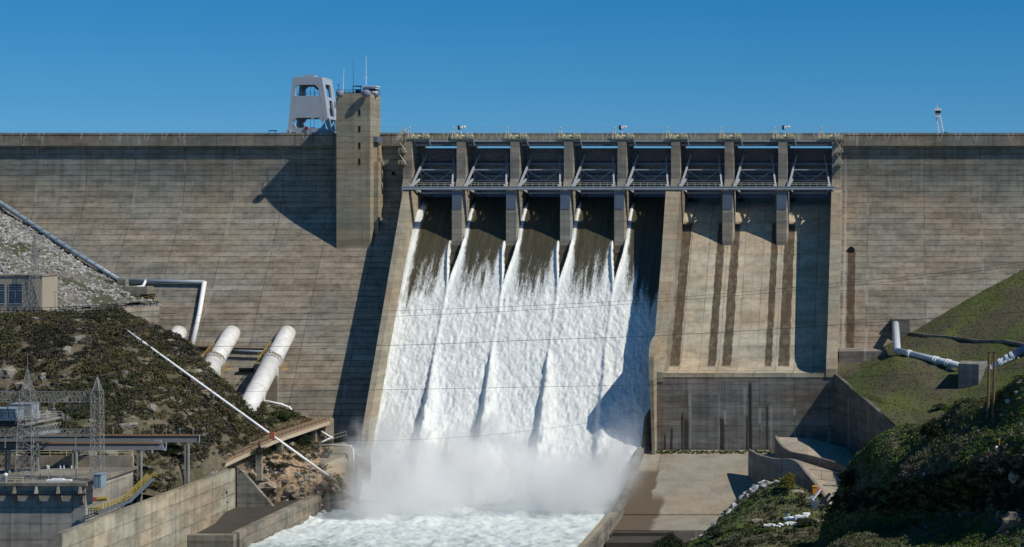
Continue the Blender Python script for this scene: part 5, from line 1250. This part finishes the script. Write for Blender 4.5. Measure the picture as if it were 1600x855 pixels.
for k, (P, x, y, w, h, lab, col) in enumerate([
    (PF, 1443, 741, 13, 12, 'pale rock standing alone on the dark near hillside', (.45, .40, .33)),
    (PF, 1520, 716, 6, 8, 'small pale rock below the twin brown poles', (.38, .34, .28)),
    (PF, 1578, 629, 14, 10, 'whitish boulder right of the twin brown poles', (.42, .40, .37)),
    (PF, 1588, 613, 12, 9, 'grey boulder on the near hillside at the upper edge', (.25, .23, .20)),
    (PF, 1562, 614, 10, 8, 'grey white rock just right of the twin poles', (.32, .30, .28)),
    (PF, 1565, 731, 20, 14, 'brown rocky ledge on the near hillside', (.22, .19, .15)),
    (PF, 1590, 745, 26, 34, 'tan crumbling bank at the picture edge', (.26, .22, .17)),
    (PF, 1585, 820, 50, 46, 'large brown earth and rock bank in the near corner', (.17, .135, .10)),
    (PF, 1560, 803, 9, 14, 'pale weathered stone in the near grass', (.36, .34, .31)),
    (PF, 1502, 805, 12, 8, 'blue grey stone in the shaded near brush', (.26, .28, .30)),
    (PM, 1245, 770, 26, 8, 'tan flat boulder on top of the mound beside the shaded wall', (.33, .27, .20)),
    (PM, 1200, 757, 20, 12, 'pale angular rock at the top of the mound by the apron', (.40, .38, .34)),
    (PM, 1175, 768, 16, 12, 'pale rock on the mound edge over the shaded apron', (.38, .37, .33)),
    (PM, 1150, 790, 14, 14, 'white grey rock low on the mound edge', (.42, .41, .38)),
    (PM, 1185, 812, 30, 10, 'tan low rock in the mound grass', (.28, .23, .17)),
    (PM, 1122, 838, 26, 10, 'grey rock at the lower foot of the mound', (.24, .23, .20))]):
    boulder(P[20 if P is PF else 16:], x, y, w, h, lab, col, k+3)
def shrub(P, px, py, wpx, hpx, lab, col, name='shrub', leaves=420, ls=.16, seed=0, dense_=1):
    c = on(P, px, py); z = D+c[1]; w = wpx*z/F/2; h = hpx*z/F
    rs = np.random.RandomState(seed+100); k = 5
    pts = np.stack([rs.normal(0, w*.35, k), rs.normal(0, w*.3, k), h*(.18+.35*rs.rand(k))], -1); pts[0] = (0, 0, h*.3)
    t = thing(name, c, lab, name, 'single shrubs')
    V, cc = bushes('f', pts, np.array([w*.62]+[w*.5]*(k-1)), np.tile(np.array([col]), (k, 1))*(.8+.4*rs.rand(k, 1)), leaves, ls, seed, squash=h/(w*2)*1.1)
    soup('foliage', V, 4, M['leaf'], cc, t)
    b = MB()
    for j in range(4): b.tube([(c[0], c[1], c[2]-.3), (c[0]+pts[j][0]*.6, c[1]+pts[j][1]*.6, c[2]+h*.3), (c[0]+pts[j][0]*1.2, c[1]+pts[j][1], c[2]+h*.55)], [.08, .05, .02], 5)
    build(b, 'stem', M['rust'], t)
shrub(PM, 1228, 766, 40, 36, 'yellow green shrub on top of the mound beside the shaded curved wall', (.15, .14, .03), seed=1)
shrub(PM, 1228, 790, 46, 22, 'green shrub in front of the yellow green one on the mound', (.07, .085, .025), seed=2)
shrub(PM, 1048, 872, 62, 48, 'round dark green shrub cut off by the lower edge of the picture', (.030, .048, .018), seed=3, leaves=800)
shrub(PM, 1118, 842, 40, 20, 'low dark shrub at the foot of the mound', (.035, .05, .02), seed=4)
shrub(PM, 1258, 822, 44, 16, 'low grey green shrub in front of the white debris', (.05, .06, .03), seed=5)
shrub(PF, 1455, 690, 42, 50, 'tall dark shrub standing on the near hillside crest', (.026, .038, .017), seed=6, leaves=800)
shrub(PF, 1490, 652, 44, 26, 'bright green shrub at the crest left of the twin poles', (.07, .10, .02), seed=7)
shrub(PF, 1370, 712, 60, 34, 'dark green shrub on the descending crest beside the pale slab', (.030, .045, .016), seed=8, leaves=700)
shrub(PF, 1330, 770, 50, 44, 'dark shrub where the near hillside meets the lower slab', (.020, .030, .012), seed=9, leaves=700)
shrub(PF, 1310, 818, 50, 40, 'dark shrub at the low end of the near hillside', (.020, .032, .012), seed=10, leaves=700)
shrub(PG, 1470, 640, 40, 12, 'grey green weeds patch at the foot of the green slope', (.06, .065, .04), seed=11)
shrub(PBf, 440, 655, 46, 20, 'green bush at the foot of the largest penstock', (.05, .075, .025), seed=12)
shrub(PBf, 470, 700, 40, 24, 'dark bush under the upper end of the service bridge', (.03, .04, .018), seed=13)
shrub(PBf, 400, 715, 60, 26, 'dark olive bush below the service bridge left of the white pipe', (.035, .043, .02), seed=14)
shrub(PBf, 430, 735, 40, 20, 'dark bush among the tan bedrock beside the white pipe', (.04, .045, .02), seed=15)
shrub(PBf, 60, 720, 60, 30, 'dark bush behind the posts of the runway girders', (.028, .034, .018), seed=16)
shrub(PBf, 265, 712, 60, 34, 'dark bush behind the end of the runway girder', (.028, .034, .018), seed=17)
# grass at the block foot
pts = np.stack([-62+44*RS.rand(500), -48.0-1.6*RS.rand(500), 13.6+0*RS.rand(500)], -1); pts[:, 2] -= (-47.65-pts[:, 1])*.35
tag(put_bushes('block_grass', pts, .15+.3*RS.rand(500)**2, np.array([[.07, .10, .025]])*(.6+.7*RS.rand(500, 1)), 14, .12, M['leaf'], 61), 'green weeds in the seam at the foot of the bucket block', 'weeds', kind='stuff')
# orange and white things on the mound
p = Vector(on(PM, 1278, 777)); t = thing('portable_toilet', p, 'small orange cabin standing where the curved wall ends', 'cabin')
M['orange'] = simple('orange plastic', (.75, .30, .03), .5, 0, .1); M['redp'] = simple('red plastic', (.55, .05, .02), .5)
build(MB().box(p.x-.9, p.x+.1, p.y-.6, p.y+.6, p.z-.5, p.z+2.4), 'cabin', M['orange'], t); build(MB().box(p.x+.15, p.x+1.3, p.y-.5, p.y+.6, p.z+.6, p.z+2.0), 'bin', M['redp'], t); build(MB().box(p.x-1, p.x+.2, p.y-.7, p.y+.7, p.z+2.4, p.z+2.55), 'roof', M['orange'], t)
def debris(px0, py0, px1, py1, w, h, lab, k, mat=None):
    a = Vector(on(PM, px0, py0))+Vector((0, -.2, .35)); c = Vector(on(PM, px1, py1))+Vector((0, -.2, .35)); b = MB(); n = max(3, int((c-a).length/.9)); rs = random.Random(k)
    t = thing('debris_pile', a, lab, 'debris', 'white debris on the mound'); 
    for i in range(n):
        q = a.lerp(c, (i+.5)/n)+Vector((rs.uniform(-.2, .2), rs.uniform(-.4, .4), rs.uniform(-.1, .25))); d = Vector((rs.uniform(.3, 1), rs.uniform(-.6, .6), rs.uniform(-.25, .25))).normalized()*rs.uniform(.4, .9)
        b.beam(q-d, q+d, w*rs.uniform(.6, 1.3), h*rs.uniform(.5, 1.2))
    build(b, 'broken_pieces', mat or M['white'], t)
debris(1196, 824, 1248, 820, .9, .5, 'longest row of white broken slabs in the mound grass', 1)
debris(1228, 812, 1256, 812, .9, .9, 'white broken lumps behind the longest row of white slabs', 2)
debris(1258, 810, 1268, 802, .9, 1.0, 'white debris heap below the dark trailer', 3)
debris(1238, 791, 1266, 781, .35, .3, 'thin line of white debris near the orange cabin', 4)
debris(1252, 818, 1290, 816, 1.1, .3, 'flat tan slab beside the white debris', 5, M['slab'])
p = Vector(on(PM, 1274, 796)); t = thing('tilted_trailer', p, 'dark grey trailer tilted with a white ramp under the orange cabin', 'trailer')
build(MB().box(p.x-.8, p.x+.7, p.y-.6, p.y+1, p.z, p.z+1.7), 'box', M['plate'], t); build(MB().beam(p+Vector((-.6, -.3, 1.9)), p+Vector((1.3, .6, 4.3)), .9, .25), 'ramp', M['white'], t)
build(MB().beam(p+Vector((1.2, -.3, 1.0)), p+Vector((3.3, .6, 3.2)), 1.2, .3).beam(p+Vector((1.6, -.3, .2)), p+Vector((3.9, .6, 2.2)), .8, .25), 'frame', M['dark'], t)
p = Vector(on(PM, 1229, 812)); t = thing('barrel', p, 'grey upright barrel standing among the white debris', 'barrel'); build(MB().tube([p, p+Vector((0, 0, .5)), p+Vector((0, 0, 1.5))], [.45, .5, .45], 12), 'body', M['bluegrey'], t); build(MB().tube([p+Vector((0, 0, 1.5)), p+Vector((0, 0, 1.58))], .47, 12), 'lid', M['dark'], t)
# twin poles
for k, (px, lab) in enumerate(((1545, 'brown wooden pole, left one of the pair on the near hillside'), (1553.5, 'brown wooden pole, right one of the pair on the near hillside'))):
    c = Vector(on(PF[18:], px, 656)); top = Vector(W(px+.5, 551, c.y)); t = thing('wooden_pole', c, lab, 'pole', 'twin wooden poles')
    build(MB().tube([c-Vector((0, 0, .5)), top], [.26, .2], 10), 'shaft', M['rust'], t); build(MB().tube([top, top+Vector((0, 0, .12))], .24, 10), 'cap', M['dark'], t)
    if k == 0:
        b = MB(); 
        for f in (.25, .45): q = c.lerp(top, f); b.beam(q+Vector((0, .2, 0)), q+Vector((.95, .2, 0)), .14)
        build(b, 'crosspiece', M['rust'], t)
c = Vector(on(PF[18:], 1562, 700)); t = thing('marker_post', c, 'small orange marker post on the near hillside below the twin poles', 'post'); build(MB().tube([c, c+Vector((.1, 0, 1.6))], .07, 6), 'shaft', M['orange'], t); build(MB().ball(c+Vector((-.4, 0, .0)), .3), 'cap', M['white'], t)
# cables across the valley
def cable(pts, Y, r, lab):
    q = []
    for i in range(len(pts)-1):
        P_ = np.array(pts, float)
        for j in range(8): q.append(cat(P_[max(i-1, 0)], P_[i], P_[i+1], P_[min(i+2, len(P_)-1)], j/8))
    q.append(np.array(pts[-1], float)); b = MB().tube([W(a, c, Y) for a, c in q], r, 5)
    o = build(b, 'power_cable', M['dark'], None); tag(o, lab, 'cable', 'power cables over the valley')
cable([(-100, 500), (300, 493), (600, 486), (820, 478), (1040, 466), (1320, 442), (1480, 425), (1700, 395)], -190, .026, 'topmost dark cable crossing in front of the spillway')
cable([(-100, 512), (300, 505), (600, 495), (820, 485), (1040, 471), (1320, 447), (1480, 430), (1700, 400)], -190, .026, 'dark cable just below the topmost one')
cable([(-100, 535), (200, 538), (330, 541), (600, 540), (820, 532), (1060, 523), (1320, 507), (1700, 480)], -192, .036, 'thickest dark cable crossing the falling water at mid height')
cable([(-100, 610), (300, 612), (600, 609), (820, 605), (1060, 600), (1320, 590), (1700, 570)], -192, .028, 'dark cable low across the falling water')
cable([(-100, 640), (300, 675), (560, 688), (760, 680), (960, 656), (1320, 610), (1700, 560)], -194, .016, 'thinnest cable crossing just above the mist')
# ground and lake
me = MB().box(-6000, 6000, -2500, 6000, -8, -6.5); structure(build(me, 'ground', M['hill']))
t = NT('lake water'); t.pos(); t.bump(t.noise(t.scaled(.3, .3, .3), 1, 4), .2, .1); lk = t.done((.02, .05, .06), .1)
structure(build(MB().box(-430, 210, 12.01, 1500, 60, 86), 'lake', lk))
# ---------------------------------------------------------------- light, sky, camera
sc = bpy.context.scene
sdir = Vector((23, -8, 26)).normalized()
el = math.asin(sdir.z); az = math.atan2(sdir.x, sdir.y)
w = bpy.data.worlds.new('World'); sc.world = w; w.use_nodes = True; nt = w.node_tree
bg = nt.nodes['Background']; sky = nt.nodes.new('ShaderNodeTexSky'); sky.sky_type = 'NISHITA'; sky.sun_disc = False
sky.sun_elevation = el; sky.sun_rotation = az; sky.air_density = 1.0; sky.dust_density = .1; sky.ozone_density = 5.0; sky.altitude = 300
tc = nt.nodes.new('ShaderNodeTexCoord'); sx = nt.nodes.new('ShaderNodeSeparateXYZ'); cx_ = nt.nodes.new('ShaderNodeCombineXYZ'); ad = nt.nodes.new('ShaderNodeMath'); ad.operation = 'MULTIPLY_ADD'; ad.inputs[1].default_value = 1.0; ad.inputs[2].default_value = SKYLIFT = .088
nt.links.new(tc.outputs['Generated'], sx.inputs[0]); nt.links.new(sx.outputs[0], cx_.inputs[0]); nt.links.new(sx.outputs[1], cx_.inputs[1]); nt.links.new(sx.outputs[2], ad.inputs[0]); nt.links.new(ad.outputs[0], cx_.inputs[2])
nm = nt.nodes.new('ShaderNodeVectorMath'); nm.operation = 'NORMALIZE'; nt.links.new(cx_.outputs[0], nm.inputs[0]); nt.links.new(nm.outputs[0], sky.inputs[0])
hs = nt.nodes.new('ShaderNodeHueSaturation'); hs.inputs['Saturation'].default_value = 1.42; hs.inputs['Value'].default_value = 1.18; hs.inputs['Hue'].default_value = .497
nt.links.new(sky.outputs[0], hs.inputs['Color']); nt.links.new(hs.outputs[0], bg.inputs[0]); bg.inputs[1].default_value = .075
sl = bpy.data.lights.new('sun', 'SUN'); sl.energy = 4.2; sl.angle = math.radians(.5); sl.color = (1, .95, .86)
so = bpy.data.objects.new('sun', sl); C.objects.link(so); so.rotation_euler = (-sdir).to_track_quat('-Z', 'Y').to_euler(); so.location = (200, -200, 300)
cam = bpy.data.cameras.new('camera'); co = bpy.data.objects.new('camera', cam); C.objects.link(co); sc.camera = co
co.location = (0, -D, EYE); co.rotation_euler = (math.radians(90), 0, 0)
cam.sensor_width = 36; cam.lens = 36*F/1600; cam.shift_x = -(XV-800)/1600; cam.shift_y = -(427.5-YV)/1600
cam.clip_end = 12000; cam.clip_start = 1
sc.view_settings.view_transform = 'Standard'; sc.view_settings.look = 'None'; sc.view_settings.gamma = 1; sc.view_settings.exposure = 0
cy = sc.cycles; cy.use_denoising = True; cy.volume_bounces = 8; cy.max_bounces = 10; cy.diffuse_bounces = 3; cy.volume_max_steps = 128
cy.volume_step_rate = 2.0
